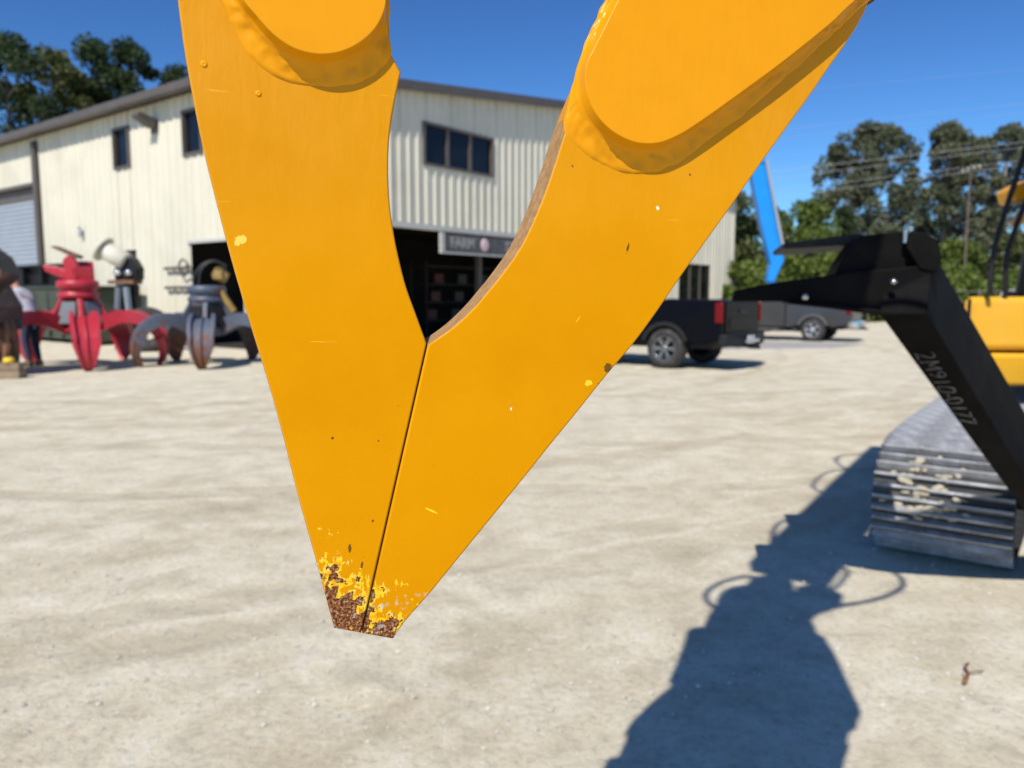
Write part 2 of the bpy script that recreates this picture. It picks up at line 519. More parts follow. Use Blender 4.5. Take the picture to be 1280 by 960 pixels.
M_door_grey = plain('blue_grey_shutter', (0.33, 0.37, 0.42), 0.5, 0, 0.06, 1.5)
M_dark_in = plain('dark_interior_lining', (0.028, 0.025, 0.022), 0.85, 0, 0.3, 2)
M_concrete = plain('concrete', (0.36, 0.35, 0.33), 0.9, 0, 0.15, 2.5, bump=0.2)
M_bark = plain('bark', (0.16, 0.125, 0.095), 0.9, 0, 0.3, 3, bump=0.4)
M_bark_pale = plain('pale_bark', (0.34, 0.29, 0.24), 0.9, 0, 0.25, 3, bump=0.4)
M_wood = plain('weathered_timber', (0.26, 0.19, 0.12), 0.85, 0, 0.25, 5)
def glass_mat():
    t = NT('dark_window_glass')
    t.base(t.ramp(t.noise(t.coord('Object'), 1.3, 3), [(0.3, (0.004, 0.005, 0.007)), (0.7, (0.010, 0.011, 0.013))]))
    t.set(Roughness=0.08, Specular_IOR_Level=0.28)
    return t.mat
M_glass = glass_mat()

# ---------------------------------------------------------------- ground: one sheet, fine near the camera
def axis(lo, hi, fine_lo, fine_hi, step, grow=1.35):
    a = []
    x = fine_lo
    while x <= fine_hi + 1e-6: a.append(x); x += step
    s = step; x = a[-1]
    while x < hi: s *= grow; x += s; a.append(min(x, hi))
    s = step; x = a[0]; pre = []
    while x > lo: s *= grow; x -= s; pre.append(max(x, lo))
    return pre[::-1] + a
gx = axis(-900, 900, -3.2, 4.6, 0.045)
gy = axis(-300, 1500, 2.2, 9.4, 0.045)
def relief(x, y):
    near = max(0.0, min(1.0, (9.5 - y) / 5))
    p = Vector((x * 0.33 + y * 0.08, y * 1.3 - x * 0.3, 0))
    h = noise.noise(p * 1.1) * 0.003 + noise.noise(p * 3.1 + Vector((5, 2, 0))) * 0.0015
    q = Vector((x, y, 0))
    h += noise.noise(q * 5.0) * 0.005 + noise.noise(q * 13.0) * 0.003
    # a scuffed lump left by a tyre
    h += 0.03 * math.exp(-(((x + 0.53) + 0.25 * (y - 2.85)) / 0.13) ** 2 - ((y - 2.85) / 0.11) ** 2)
    return h * near - 0.004
gv, gf = [], []
for yy in gy:
    for xx in gx:
        gv.append((xx, yy, relief(xx, yy) if -8 < xx < 10 and 1 < yy < 17 else -0.004))
nx = len(gx)
for j in range(len(gy) - 1):
    for i in range(nx - 1):
        gf.append((j * nx + i, j * nx + i + 1, (j + 1) * nx + i + 1, (j + 1) * nx + i))
g = MB(); g.add(gv, gf, True)
tag(g.build('ground', GROUND, raw=True), kind='structure')

# loose gravel lying on the ground
st = MB()
rs = random.Random(3)
for k in range(7500):
    y = 2.15 + 9 * rs.random() ** 2.0
    x = (rs.random() * 2 - 1) * (0.72 * y + 0.5) + 0.0
    if noise.noise(Vector((x * 0.5, y * 1.5, 3))) < rs.uniform(-0.35, 0.25): continue
    r = 0.003 + 0.011 * rs.random() ** 3.2
    z = relief(x, y)
    V = []
    for d in ((1, 0, 0), (0, 1, 0), (-1, 0, 0), (0, -1, 0), (0, 0, 1), (0, 0, -1)):
        V.append((x + d[0] * r * rs.uniform(0.7, 1.4), y + d[1] * r * rs.uniform(0.7, 1.4), z + r * 0.25 + d[2] * r * rs.uniform(0.5, 0.9)))
    st.add(V, [(0, 1, 4), (1, 2, 4), (2, 3, 4), (3, 0, 4), (1, 0, 5), (2, 1, 5), (3, 2, 5), (0, 3, 5)])
M_stone = plain('gravel_stone', (0.50, 0.47, 0.40), 0.9, 0, 0.35, 9)
tag(st.build('gravel', M_stone, raw=True), 'loose pale gravel scattered over the yard', 'gravel', kind='stuff')

# pale concrete apron between the pickups
ap = MB()
ap.prism([(5.6, 22.1), (9.4, 22.9), (11.2, 24.9), (7.0, 26.6), (4.6, 24.6)], lambda u, v, w: (u, v, w), -0.05, 0.012)
tag(ap.build('concrete_apron', M_concrete), kind='structure')

# ---------------------------------------------------------------- metal shop building
BC = Vector((-6.404, 21.203, 0))                     # nearest corner
LD = Vector((-0.7936, 0.6085, 0)); RD = Vector((0.6085, 0.7936, 0))
LN = Vector((-0.6085, -0.7936, 0)); RN = Vector((0.7936, -0.6085, 0))
LLEN, RLEN = 24.0, 31.63
EAVE = 7.30
RIDGE_U = RLEN / 2
RISE = 0.116
bld = thing('metal_building', 'cream ribbed steel shop building with brown roof trim, behind the grapples', 'building', BC)
def wpt(side, u, z, out=0.0):
    d, n = (LD, LN) if side == 'L' else (RD, RN)
    return d * u + n * out + Vector((0, 0, z))
def top_z(side, u):
    return EAVE if side == 'L' else EAVE + RISE * (RIDGE_U - abs(u - RIDGE_U))
PITCH_RIB = 0.40
def rib_profile(u0, u1):
    """(u, out) points of trapezoid-ribbed sheet between u0 and u1"""
    pts = [(u0, 0.0)]
    k = math.floor(u0 / PITCH_RIB) - 1
    while k * PITCH_RIB < u1 + PITCH_RIB:
        c = k * PITCH_RIB
        for du, h in ((-0.075, 0), (-0.035, 0.045), (0.035, 0.045), (0.075, 0)):
            if u0 < c + du < u1: pts.append((c + du, h))
        for q in (0.17, 0.23):
            if u0 < c + q < u1: pts.append((c + q, 0.008 if q == 0.17 else 0.008))
        k += 1
    pts.append((u1, 0.0))
    return sorted(pts)
OPEN = {'L': [(7.15, 8.06, 5.62, 6.75), (3.02, 3.93, 5.62, 6.75), (1.3, 3.89, 0.0, 3.03), (7.06, 7.95, 0.0, 2.97), (14.05, 18.6, 0.0, 5.55)],
        'R': [(5.88, 9.32, 5.76, 6.95), (3.6, 17.0, 0.0, 3.62), (24.6, 28.4, 0.0, 3.18)]}
def wall(side, length):
    cuts = {0.0, length}
    u = 0.0
    while u < length: cuts.add(round(u, 3)); u += 1.2
    for a, b, _, _ in OPEN[side]: cuts |= {a, b}
    cuts = sorted(cuts)
    cuts = [c for i, c in enumerate(cuts) if i == 0 or c - cuts[i - 1] > 0.12 or any(abs(c - q) < 1e-6 for o in OPEN[side] for q in o[:2])]
    for a, b in zip(cuts[:-1], cuts[1:]):
        mid = (a + b) / 2
        ivs = [(0.0, None)]
        for (oa, ob, oz0, oz1) in OPEN[side]:
            if oa <= mid <= ob:
                new = []
                for z0, z1 in ivs:
                    if (z1 is not None and z1 <= oz0) or z0 >= oz1: new.append((z0, z1)); continue
                    if oz0 > z0: new.append((z0, oz0))
                    new.append((oz1, z1))
                ivs = new
        for z0, z1 in ivs:
            pr = rib_profile(a, b)
            V, fs = [], []
            for (uu, h) in pr:
                V.append(wpt(side, uu, z0, h)); V.append(wpt(side, uu, top_z(side, uu) - 0.02 if z1 is None else z1, h))
            for i in range(len(pr) - 1):
                fs.append((2 * i, 2 * i + 2, 2 * i + 3, 2 * i + 1))
            o = MB().add(V, fs).build('wall_panel', M_siding, bld, raw=True)
            so = o.modifiers.new('thickness', 'SOLIDIFY'); so.thickness = 0.02; so.offset = -1 if side == 'R' else 1
wall('L', LLEN); wall('R', RLEN)
# far sides, plain sheets
for (p, q) in ((RD * RLEN, RD * RLEN + LD * LLEN), (LD * LLEN, LD * LLEN + RD * RLEN)):
    w = MB(); inn = (BC * 0)
    c = (p + q) / 2
    R3 = frame_between(p, q)
    w.box(c + Vector((0, 0, EAVE / 2)), ((q - p).length, 0.06, EAVE), R3)
    w.build('wall_panel', M_siding, bld)
# roof: two slopes with overhang
rf = MB()
OVH, RAKE, TH = 0.38, 0.22, 0.14
def rp(u, v, z): return RD * u + LD * v + Vector((0, 0, z))
def zr(u): return EAVE + 0.17 + RISE * (RIDGE_U - abs(u - RIDGE_U))
for ua, ub in ((-OVH, RIDGE_U), (RIDGE_U, RLEN + OVH)):
    bot = [rp(ua, -RAKE, zr(ua) - TH), rp(ub, -RAKE, zr(ub) - TH), rp(ub, LLEN + RAKE, zr(ub) - TH), rp(ua, LLEN + RAKE, zr(ua) - TH)]
    rf.hexa(bot, [p + Vector((0, 0, TH)) for p in bot])
roof = rf.build('roof', M_roof, bld)
# gutter along the near eave, rake trim along the gable
gt = MB()
pr2 = [(0, 0), (0.16, 0.02), (0.17, 0.24), (0.13, 0.24), (0.0, 0.22)]
gt.prism(pr2, lambda a, b, w: rp(-OVH - 0.01 - a, w, zr(-OVH) - 0.20 + b), -RAKE - 0.03, LLEN + RAKE)
gt.build('gutter', M_trim, roof)
for ua, ub in ((-OVH, RIDGE_U), (RIDGE_U, RLEN + OVH)):
    rk = MB()
    b0 = [rp(ua, -RAKE - 0.02, zr(ua) - 0.27), rp(ub, -RAKE - 0.02, zr(ub) - 0.27), rp(ub, -RAKE - 0.08, zr(ub) - 0.27), rp(ua, -RAKE - 0.08, zr(ua) - 0.27)]
    rk.hexa(b0, [p + Vector((0, 0, 0.30)) for p in b0])
    rk.build('rake_trim', M_trim, roof)
def wbox(side, u0, u1, z0, z1, o0, o1, name, mat, parent, bevel=0):
    m = MB()
    bot = [wpt(side, u0, z0, o0), wpt(side, u1, z0, o0), wpt(side, u1, z0, o1), wpt(side, u0, z0, o1)]
    m.hexa(bot, [p + Vector((0, 0, z1 - z0)) for p in bot])
    return m.build(name, mat, parent, bevel)
def window(side, u0, u1, z0, z1, n):
    pane_w = (u1 - u0) / n
    root = None
    fm = MB()
    for (a, b, c, d) in ((u0 - 0.06, u1 + 0.06, z1, z1 + 0.08), (u0 - 0.06, u1 + 0.06, z0 - 0.08, z0), (u0 - 0.06, u0 + 0.03, z0, z1), (u1 - 0.03, u1 + 0.06, z0, z1)):
        bot = [wpt(side, a, c, -0.08), wpt(side, b, c, -0.08), wpt(side, b, c, 0.075), wpt(side, a, c, 0.075)]
        fm.hexa(bot, [p + Vector((0, 0, d - c)) for p in bot])
    root = fm.build('window', M_trim, bld)
    for i in range(n):
        a = u0 + pane_w * i; b = a + pane_w
        wbox(side, a + 0.031, b - 0.031, z0 + 0.001, z1 - 0.001, -0.065, -0.04, 'pane', M_glass, root)
        if i: wbox(side, a - 0.07, a + 0.07, z0 + 0.001, z1 - 0.001, -0.07, 0.02, 'mullion', M_trim, root)
    return root
window('L', 7.15, 8.06, 5.62, 6.75, 1)
window('L', 3.02, 3.93, 5.62, 6.75, 1)
window('R', 5.88, 9.32, 5.76, 6.95, 3)
# corner, base and opening trims
for side, u in (('L', 13.85),):
    wbox(side, u - 0.13, u + 0.13, 0.0, 7.1, 0.05, 0.19, 'downspout', M_trim, bld, 0.02)
cr = MB()
cr.prism([(-0.03, -0.03), (0.13, -0.03), (0.13, 0.0)], lambda a, b, w: RD * 0, 0, 1) if False else None
wbox('L', -0.055, 0.12, 0, 7.2, 0.002, 0.058, 'corner_trim', M_paletrim, bld)
wbox('R', 0.0, 0.12, 0, 7.3, 0.002, 0.058, 'corner_trim', M_paletrim, bld)
wbox('R', RLEN - 0.16, RLEN + 0.03, 0, 7.15, 0.002, 0.062, 'corner_trim', M_siding, bld)
wbox('R', 3.5, 17.1, 3.63, 3.80, 0.0, 0.09, 'opening_trim', M_paletrim, bld)
wbox('L', 1.2, 3.95, 3.035, 3.13, 0.0, 0.07, 'opening_trim', M_paletrim, bld)
wbox('L', 13.95, 14.05, 0, 5.60, 0.0, 0.08, 'opening_trim', M_trim, bld)
wbox('L', 14.05, 18.7, 5.55, 5.68, 0.0, 0.08, 'opening_trim', M_trim, bld)
# rolling shutter: curved slats
sh = MB()
pts = []
zz = 0.02
while zz < 5.1:
    pts += [(zz, 0.0), (zz + 0.03, 0.045), (zz + 0.12, 0.045), (zz + 0.165, 0.0)]; zz += 0.17
V, fs = [], []
for z, o in pts:
    V += [wpt('L', 14.06, z, -0.16 + o), wpt('L', 18.58, z, -0.16 + o)]
for i in range(len(pts) - 1):
    fs.append((2 * i, 2 * i + 1, 2 * i + 3, 2 * i + 2))
sh.add(V, fs)
sh.build('rolling_shutter', M_door_grey, bld, raw=True)
wbox('L', 14.06, 18.58, 4.98, 5.54, -0.5, -0.12, 'shutter_housing', M_trim, bld)
# walk door leaf behind the white machine and the open workshop door
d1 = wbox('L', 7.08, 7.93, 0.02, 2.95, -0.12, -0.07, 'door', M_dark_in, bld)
wbox('L', 7.16, 7.22, 1.0, 1.12, -0.07, -0.03, 'handle', M_steel, d1)
# dark workshop inside
inn = MB()
def ipt(u, v, z): return RD * u + LD * v + Vector((0, 0, z))
def quadbox(u0, u1, v0, v1, z0, z1, name, mat, parent=bld):
    m = MB()
    bot = [ipt(u0, v0, z0), ipt(u1, v0, z0), ipt(u1, v1, z0), ipt(u0, v1, z0)]
    m.hexa(bot, [p + Vector((0, 0, z1 - z0)) for p in bot]); return m.build(name, mat, parent)
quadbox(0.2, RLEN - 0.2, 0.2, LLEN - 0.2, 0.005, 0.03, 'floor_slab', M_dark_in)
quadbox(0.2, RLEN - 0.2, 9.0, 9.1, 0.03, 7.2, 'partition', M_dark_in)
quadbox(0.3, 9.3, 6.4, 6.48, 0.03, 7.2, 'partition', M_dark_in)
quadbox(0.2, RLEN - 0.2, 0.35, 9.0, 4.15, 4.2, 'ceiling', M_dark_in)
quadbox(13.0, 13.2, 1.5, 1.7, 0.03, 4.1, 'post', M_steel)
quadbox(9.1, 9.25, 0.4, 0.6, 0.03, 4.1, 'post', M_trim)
wbox('R', 24.6, 28.4, 0.02, 3.16, -0.10, -0.06, 'window', M_glass, bld)
for uu in (25.9, 27.15): wbox('R', uu - 0.05, uu + 0.05, 0.02, 3.16, -0.058, 0.01, 'mullion', M_trim, bld)
# shelves with stock inside the workshop
shelf = thing('storage_rack', 'dark storage rack deep inside the open workshop bay', 'rack', BC + ipt(11.5, 3.6, 0.03))
for zz in (0.5, 1.2, 1.9, 2.6):
    m = MB(); bot = [RD * -2.2 + LD * -0.35, RD * 2.2 + LD * -0.35, RD * 2.2 + LD * 0.35, RD * -2.2 + LD * 0.35]
    bot = [p + Vector((0, 0, zz)) for p in bot]
    m.hexa(bot, [p + Vector((0, 0, 0.05)) for p in bot]); m.build('shelf', M_dark_in, shelf)
for a in (-2.2, 2.2):
    for b in (-0.4, 0.4):
        m = MB(); m.box(RD * a + LD * b + Vector((0, 0, 1.4)), (0.07, 0.07, 2.8)); m.build('post', M_dark_in, shelf)
for k in range(9):
    c = [(0.08, 0.018, 0.008), (0.04, 0.036, 0.03), (0.02, 0.025, 0.035)][k % 3]
    m = MB(); m.box((0, 0, 0.2), (0.42, 0.4, 0.4), rz(0.65))
    o = m.build('storage_box', plain('box_paint_%d' % (k % 3), c, 0.6), None, 0.02)
    zz = (0.55, 1.25, 1.95)[k // 3]
    o.location = BC + ipt(11.5 - 1.6 + (k % 3) * 1.4 + 0.2 * (k // 3), 3.6, 0.03 + zz)
    tag(o, '%s storage box, %s in the row on the %s shelf of the workshop rack' % (['orange', 'beige', 'blue grey'][k % 3], ['left', 'middle', 'right'][k % 3], ['lowest', 'second', 'third'][k // 3]), 'box', 'boxes on the workshop rack')

# shop sign under the opening trim
def text_mesh(body, size, depth, name, mat, parent, M, bold=0.0):
    cu = bpy.data.curves.new(name, 'FONT'); cu.body = body; cu.size = size; cu.extrude = depth; cu.offset = bold
    cu.align_x = 'CENTER'; cu.align_y = 'CENTER'
    tmp = bpy.data.objects.new(name, cu); COL.objects.link(tmp)
    dg = bpy.context.evaluated_depsgraph_get()
    me = bpy.data.meshes.new_from_object(tmp.evaluated_get(dg))
    bpy.data.objects.remove(tmp); bpy.data.curves.remove(cu)
    me.transform(M); me.materials.clear(); me.materials.append(mat)
    o = bpy.data.objects.new(name, me); COL.objects.link(o); o.parent = parent
    return o
M_signboard = plain('sign_board', (0.075, 0.075, 0.078), 0.6, 0, 0.25, 5, dirt=(0.25, 0.25, 0.25), dirt_amt=0.3)
M_signframe = plain('sign_frame', (0.46, 0.45, 0.42), 0.6)
M_letters = plain('faded_white_lettering', (0.30, 0.295, 0.285), 0.7, 0, 0.35, 14)
sgn = thing('shop_sign', 'long dark sign with faded grey lettering and round emblem above the workshop bay', 'sign', BC + wpt('R', 9.2, 2.9, 0.12))
def swp(u, z, o): return RD * (u - 9.2) + RN * o + Vector((0, 0, z - 2.9))
m = MB(); bot = [swp(6.5, 2.93, 0), swp(11.9, 2.93, 0), swp(11.9, 2.93, 0.06), swp(6.5, 2.93, 0.06)]
m.hexa(bot, [p + Vector((0, 0, 0.62)) for p in bot]); m.build('board', M_signboard, sgn)
m = MB()
for (a, b, c, d) in ((6.44, 11.96, 2.90, 2.96), (6.44, 6.62, 2.96, 3.58), (11.84, 11.96, 2.96, 3.58)):
    bot = [swp(a, c, -0.01), swp(b, c, -0.01), swp(b, c, 0.085), swp(a, c, 0.085)]
    m.hexa(bot, [p + Vector((0, 0, d - c)) for p in bot])
m.build('frame', M_signframe, sgn)
MS = Matrix(((RD.x, 0, RN.x, 0), (RD.y, 0, RN.y, 0), (0, 1, 0, 0), (0, 0, 0, 1)))
text_mesh('FARM', 0.50, 0.008, 'lettering', M_letters, sgn, Matrix.Translation(swp(7.55, 3.26, 0.07)) @ MS, 0.012)
text_mesh('STIHL', 0.50, 0.008, 'lettering', M_letters, sgn, Matrix.Translation(swp(10.55, 3.26, 0.07)) @ MS, 0.012)
m = MB(); m.lathe([(0.0, 0.035), (0.16, 0.03), (0.21, 0.02), (0.22, 0.0)], 24, (Matrix.Translation(swp(8.72, 3.27, 0.065)) @ MS))
m.build('emblem', plain('pink_emblem', (0.62, 0.45, 0.46), 0.5, 0, 0.3, 12), sgn)

# flood lamp and small alarm box on the long wall, pipe brackets by the workshop door
fl = thing('wall_floodlight', 'dark angled floodlight on the wall between the two upper windows', 'lamp', BC + wpt('L', 5.5, 6.5, 0.05))
m = MB(); m.prism([(0.02, 0.28), (0.55, 0.42), (0.62, 0.30), (0.10, 0.02)], lambda a, b, w: LN * a + Vector((0, 0, b)) + LD * w, -0.2, 0.2); m.build('lamp_head', M_trim, fl, 0.02)
m = MB(); m.prism([(0.0, -0.12), (0.07, -0.12), (0.07, 0.28), (0.0, 0.28)], lambda a, b, w: LN * a + Vector((0, 0, b)) + LD * w, -0.12, 0.12); m.build('bracket', M_trim, fl, 0.01)
al = thing('alarm_box', 'tiny grey alarm box on the cream wall above the red grapple', 'box', BC + wpt('L', 10.56, 3.55, 0.05))
m = MB(); m.box(LN * 0.06 + Vector((0, 0, 0.1)), (0.2, 0.12, 0.24), frame_between((0, 0, 0), LD)); m.build('case', M_door_grey, al, 0.02)
m = MB(); m.lathe([(0.0, 0.05), (0.05, 0.03), (0.06, 0.0)], 12, Matrix.Translation(LN * 0.10 + Vector((0, 0, 0.26)))); m.build('beacon', M_glass, al)
pb = thing('pipe_bracket', 'pair of thin horizontal pipes with a ring beside the dark workshop door', 'bracket', BC + wpt('L', 4.3, 1.8, 0.05))
for zz in (2.33 - 1.8, 1.75 - 1.8):
    m = MB(); m.tube([LD * 0.85 + LN * 0.09 + Vector((0, 0, zz)), LD * -0.45 + LN * 0.09 + Vector((0, 0, zz))], 0.045, 8)
    m.tube([LD * 0.5 + LN * -0.02 + Vector((0, 0, zz)), LD * 0.5 + LN * 0.09 + Vector((0, 0, zz))], 0.03, 6); m.build('pipe', M_trim, pb)
m = MB(); m.tube([LD * (-0.25 + 0.24 * math.cos(a)) + LN * 0.12 + Vector((0, 0, 0.53 + 0.24 * math.sin(a))) for a in [i * math.pi / 12 for i in range(25)]], 0.03, 6, False); m.build('ring', M_trim, pb)

JAW_LEFT = [[(-0.3, 0.2), (-22.7, 7.4)], [(-22.7, 7.4), (-27.2, 27.3), (-31.0, 45.1), (-38.8, 80.2), (-47.9, 119.4), (-58.3, 170.3), (-69.0, 217.4), (-81.3, 265.1), (-92.6, 311.5), (-102.4, 357.3), (-110.9, 400.8), (-117.0, 441.1), (-120.7, 471.2), (-123.2, 502.0), (-126.0, 535.2), (-142, 590), (-200, 660), (-280, 740), (-340, 840), (-350, 940)], [(-350, 940), (60, 950)], [(60, 950), (40, 720), (32.8, 595.6), (27.5, 541.7), (25.8, 517.5), (27.9, 496.6), (33.9, 476.4)], [(33.9, 476.4), (41.1, 464.0)], [(41.1, 464.0), (37.3, 448.3), (33.8, 431.3), (30.9, 412.4), (29.5, 388.4), (30.1, 363.1), (32.3, 342.7), (36.2, 320.2), (42.4, 294.2), (50.4, 271.1), (59.2, 246.3)], [(59.2, 246.3), (-0.3, 0.2)]]
JAW_RIGHT = [[(0.8, -0.3), (60.3, 245.0)], [(60.3, 245.0), (80.9, 258.8), (98.4, 274.2), (112.5, 289.7), (126.8, 306.8), (141.1, 326.6), (152.6, 348.5), (163.8, 374.5), (173.9, 402.4), (182.0, 427.0), (192.8, 453.6), (205.8, 481.1), (223.9, 518.4), (242.1, 559.8), (263.4, 627.6), (285, 720), (290, 930)], [(290, 930), (610, 930)], [(610, 930), (600, 860), (520, 800), (440, 740), (440, 690), (478, 630), (490.1, 565.9), (440.6, 490.7), (404.7, 443.8), (375.0, 405.8), (347.3, 369.0), (299.6, 307.6), (271.5, 269.7), (249.5, 242.3), (222.7, 213.4), (194.0, 180.4), (167.9, 151.1), (146.9, 126.9), (125.8, 103.1), (90.0, 62.9), (60.9, 30.1), (38.3, 6.6), (26.8, -8.5)], [(26.8, -8.5), (0.8, -0.3)]]
PAD_LEFT = [((-85.8, 533.3), (-108.4, 542.8)), ((-82.5, 517.1), (-102.5, 523.9)), ((-76.5, 501.1), (-94.4, 505.0)), ((-67.9, 490.7), (-86.5, 488.6)), ((-57.0, 479.3), (-76.4, 469.3)), ((-44.6, 471.3), (-61.2, 455.3)), ((-31.4, 467.8), (-40.7, 448.6)), ((-18.4, 468.0), (-20.9, 447.7)), ((-4.7, 471.9), (-2.4, 450.3)), ((8.8, 480.1), (14.6, 456.4)), ((19.4, 491.1), (25.5, 465.3)), ((25.7, 503.5), (33.9, 476.4)), ((27.7, 514.3), (32.3, 490.9)), ((27.4, 529.4), (32.7, 515.2)), ((24.1, 546.5), (31.3, 542.1)), ((16.0, 565.6), (29.3, 571.6))]
PAD_RIGHT = [((277.3, 621.8), (277.1, 632.8)), ((243.4, 566.5), (241.8, 576.1)), ((221.9, 532.1), (219.1, 540.9)), ((211.7, 512.6), (208.3, 520.2)), ((201.4, 493.3), (198.2, 498.3)), ((194.4, 478.9), (191.1, 476.0)), ((192.8, 467.2), (184.7, 452.4)), ((195.4, 453.4), (180.5, 428.9)), ((202.1, 439.9), (191.7, 414.1)), ((213.0, 428.8), (210.5, 402.2)), ((226.4, 421.2), (232.0, 395.0)), ((242.6, 416.8), (254.5, 393.6)), ((261.7, 417.9), (276.5, 398.4)), ((280.9, 425.4), (298.0, 409.3)), ((303.4, 439.1), (319.5, 425.2)), ((343.2, 466.5), (357.0, 451.6)), ((386.4, 497.2), (402.6, 489.2)), ((431.1, 531.6), (446.7, 527.6)), ((450.8, 549.0), (477.0, 554.4)), ((503.1, 597.0), (532.6, 604.1)), ((535.8, 657.7), (556.4, 671.9))]

# ---------------------------------------------------------------- foreground grapple
YAW = R(17)
TIP = Vector((-0.12806, 0.64322, 1.21432))
grap = thing('log_grapple', 'large yellow grapple with closed pointed jaws hanging close in front of the camera', 'grapple', TIP, YAW)
JT = 0.038
def jaw(name, secs, split_z, seam):
    pts = []; sec_id = []
    for si, s in enumerate(secs):
        s = [(x / 1000, z / 1000) for x, z in s]
        q = catmull([Vector((x, z, 0)) for x, z in s], 6) if len(s) > 2 else [Vector((*s[0], 0)), Vector((*s[1], 0))]
        for p in q[:-1]:
            pts.append((p.x, p.y)); sec_id.append(si)
    n = len(pts)
    area = sum(pts[i][0] * pts[(i + 1) % n][1] - pts[(i + 1) % n][0] * pts[i][1] for i in range(n))
    sgn_ = 1 if area > 0 else -1
    nor = []
    for i in range(n):
        a, b, c = Vector(pts[i - 1]), Vector(pts[i]), Vector(pts[(i + 1) % n])
        t1, t2 = (b - a).normalized(), (c - b).normalized()
        m1 = Vector((t1.y, -t1.x)) * sgn_; m2 = Vector((t2.y, -t2.x)) * sgn_
        s = (m1 + m2); k = max(0.45, 1 + m1.dot(m2))
        nor.append(s / k)
    def ring(ins, y):
        return [(pts[i][0] - nor[i].x * ins, y, pts[i][1] - nor[i].y * ins) for i in range(n)]
    BV = 0.0016
    rings = [ring(BV, 0.0), ring(BV * 0.3, BV * 0.35), ring(0.0, BV), ring(0.0, JT - BV), ring(BV, JT)]
    V = [p for r_ in rings for p in r_]
    m = MB()
    m.v = V
    def face(idx, sm, mt): m.f.append(idx); m.s.append(sm); m.m.append(mt)
    face(list(range(n)), False, 0)
    face(list(range(4 * n, 5 * n)), False, 0)
    for k in range(4):
        for i in range(n):
            j = (i + 1) % n
            zmid = (pts[i][1] + pts[j][1]) / 2
            mt = 1 if (zmid < split_z and (k == 2 or (k == 1 and sec_id[i] != seam))) else 0
            face([k * n + i, k * n + j, (k + 1) * n + j, (k + 1) * n + i], k < 2, mt)
    return m.build(name, [JAW, CUT], grap)
jl = jaw('jaw', JAW_LEFT, 0.60, 6)
jr = jaw('jaw', JAW_RIGHT, 0.44, 0)
jl['label'] = 'left jaw with round welded pad and rusty point'
jr['label'] = 'right jaw with long welded pad and tan cut edge'

def pad(pairs, parent, hb, close_up, back=0, seed=0):
    """raised plate welded on a jaw: lumpy fillet from the outer line up to the pad edge"""
    inner = catmull([Vector((a[0] / 1000, a[1] / 1000, 0)) for a, b in pairs], 10)
    outer = catmull([Vector((b[0] / 1000, b[1] / 1000, 0)) for a, b in pairs], 10)
    inner += [Vector((p[0] / 1000, p[1] / 1000, 0)) for p in close_up]
    outer += [Vector((p[0] / 1000, p[1] / 1000, 0)) for p in close_up]
    n = len(inner)
    area = sum(inner[i].x * inner[(i + 1) % n].y - inner[(i + 1) % n].x * inner[i].y for i in range(n))
    sg = 1 if area > 0 else -1
    nor = []
    for i in range(n):
        t = (inner[(i + 1) % n] - inner[i - 1]); t = Vector((t.x, t.y)).normalized()
        nor.append(Vector((t.y, -t.x)) * sg)
    prof = [(0, -0.03), (0.06, 0.06), (0.18, 0.085), (0.33, 0.12), (0.47, 0.165), (0.59, 0.22), (0.69, 0.29), (0.75, 0.37), (0.80, 0.46), (0.835, 0.52), (0.842, 0.535), (0.93, 0.78), (0.985, 0.925), (1.0, 0.975), ('in', 0.0004, 0.995), ('in', 0.0009, 1.0)]
    V = []
    s_arc = 0
    for r_i, pr in enumerate(prof):
        for i in range(n):
            if pr[0] == 'in':
                p = inner[i]; q = Vector((p.x - nor[i].x * pr[1], p.y - nor[i].y * pr[1])); h = pr[2] * hb
            else:
                a = pr[0]
                q = outer[i].lerp(inner[i], a); h = pr[1] * hb
                if 0 < r_i < 9:
                    w = math.sin(math.pi * r_i / 9)
                    P = Vector((q.x * 130, q.y * 130, r_i * 0.55 + seed))
                    nz = noise.noise(P) * 0.0010 + noise.noise(P * 0.42) * 0.0020 + abs(noise.noise(P * 0.8 + Vector((9, 1, 3)))) * 0.0016 + noise.noise(P * 2.3) * 0.0005
                    h += nz * w
                    # a slight step between two weld passes
                    if r_i in (4, 5): h += 0.0011 * math.sin(q.x * 300 + q.y * 170 + seed)
                if r_i < 3:
                    P = Vector((q.x * 95, q.y * 95, seed + 4))
                    q = Vector((q.x + noise.noise(P) * 0.0012, q.y + noise.noise(P + Vector((7, 7, 7))) * 0.0012))
            V.append((q[0] + back, (JT + h) if back else -h, q[1]))
    m = MB(); m.v = V
    k = len(prof)
    for a in range(k - 1):
        for i in range(n):
            j = (i + 1) % n
            m.f.append([a * n + i, a * n + j, (a + 1) * n + j, (a + 1) * n + i]); m.s.append(True); m.m.append(0)
    m.f.append(list(range((k - 1) * n, k * n))); m.s.append(False); m.m.append(0)
    o = m.build('weld_pad', M_pad, parent)
    return o
def make_pad_paint():
    t = NT('thick_yellow_paint')
    co = t.coord('Object')
    t.base(t.ramp(t.noise(co, 30, 4, 0.6), [(0.3, (0.75, 0.30, 0.0022)), (0.7, (0.79, 0.32, 0.0028))]))
    t.set(Roughness=0.30, Specular_IOR_Level=0.2)
    wv = t.coord('Object', scale=(1.0, 1.0, 0.3), rot=(0, R(-14), 0))
    h = t.math('ADD', t.math('MULTIPLY', t.noise(wv, 110, 2, 0.4), 0.0004), t.math('MULTIPLY', t.noise(co, 260, 2, 0.5), 0.00012))
    bn = t.n('ShaderNodeBump'); bn.inputs['Strength'].default_value = 0.7; bn.inputs['Distance'].default_value = 1.0
    t.link(h, bn.inputs['Height']); t.link(bn.outputs[0], t.b.inputs['Normal'])
    return t.mat
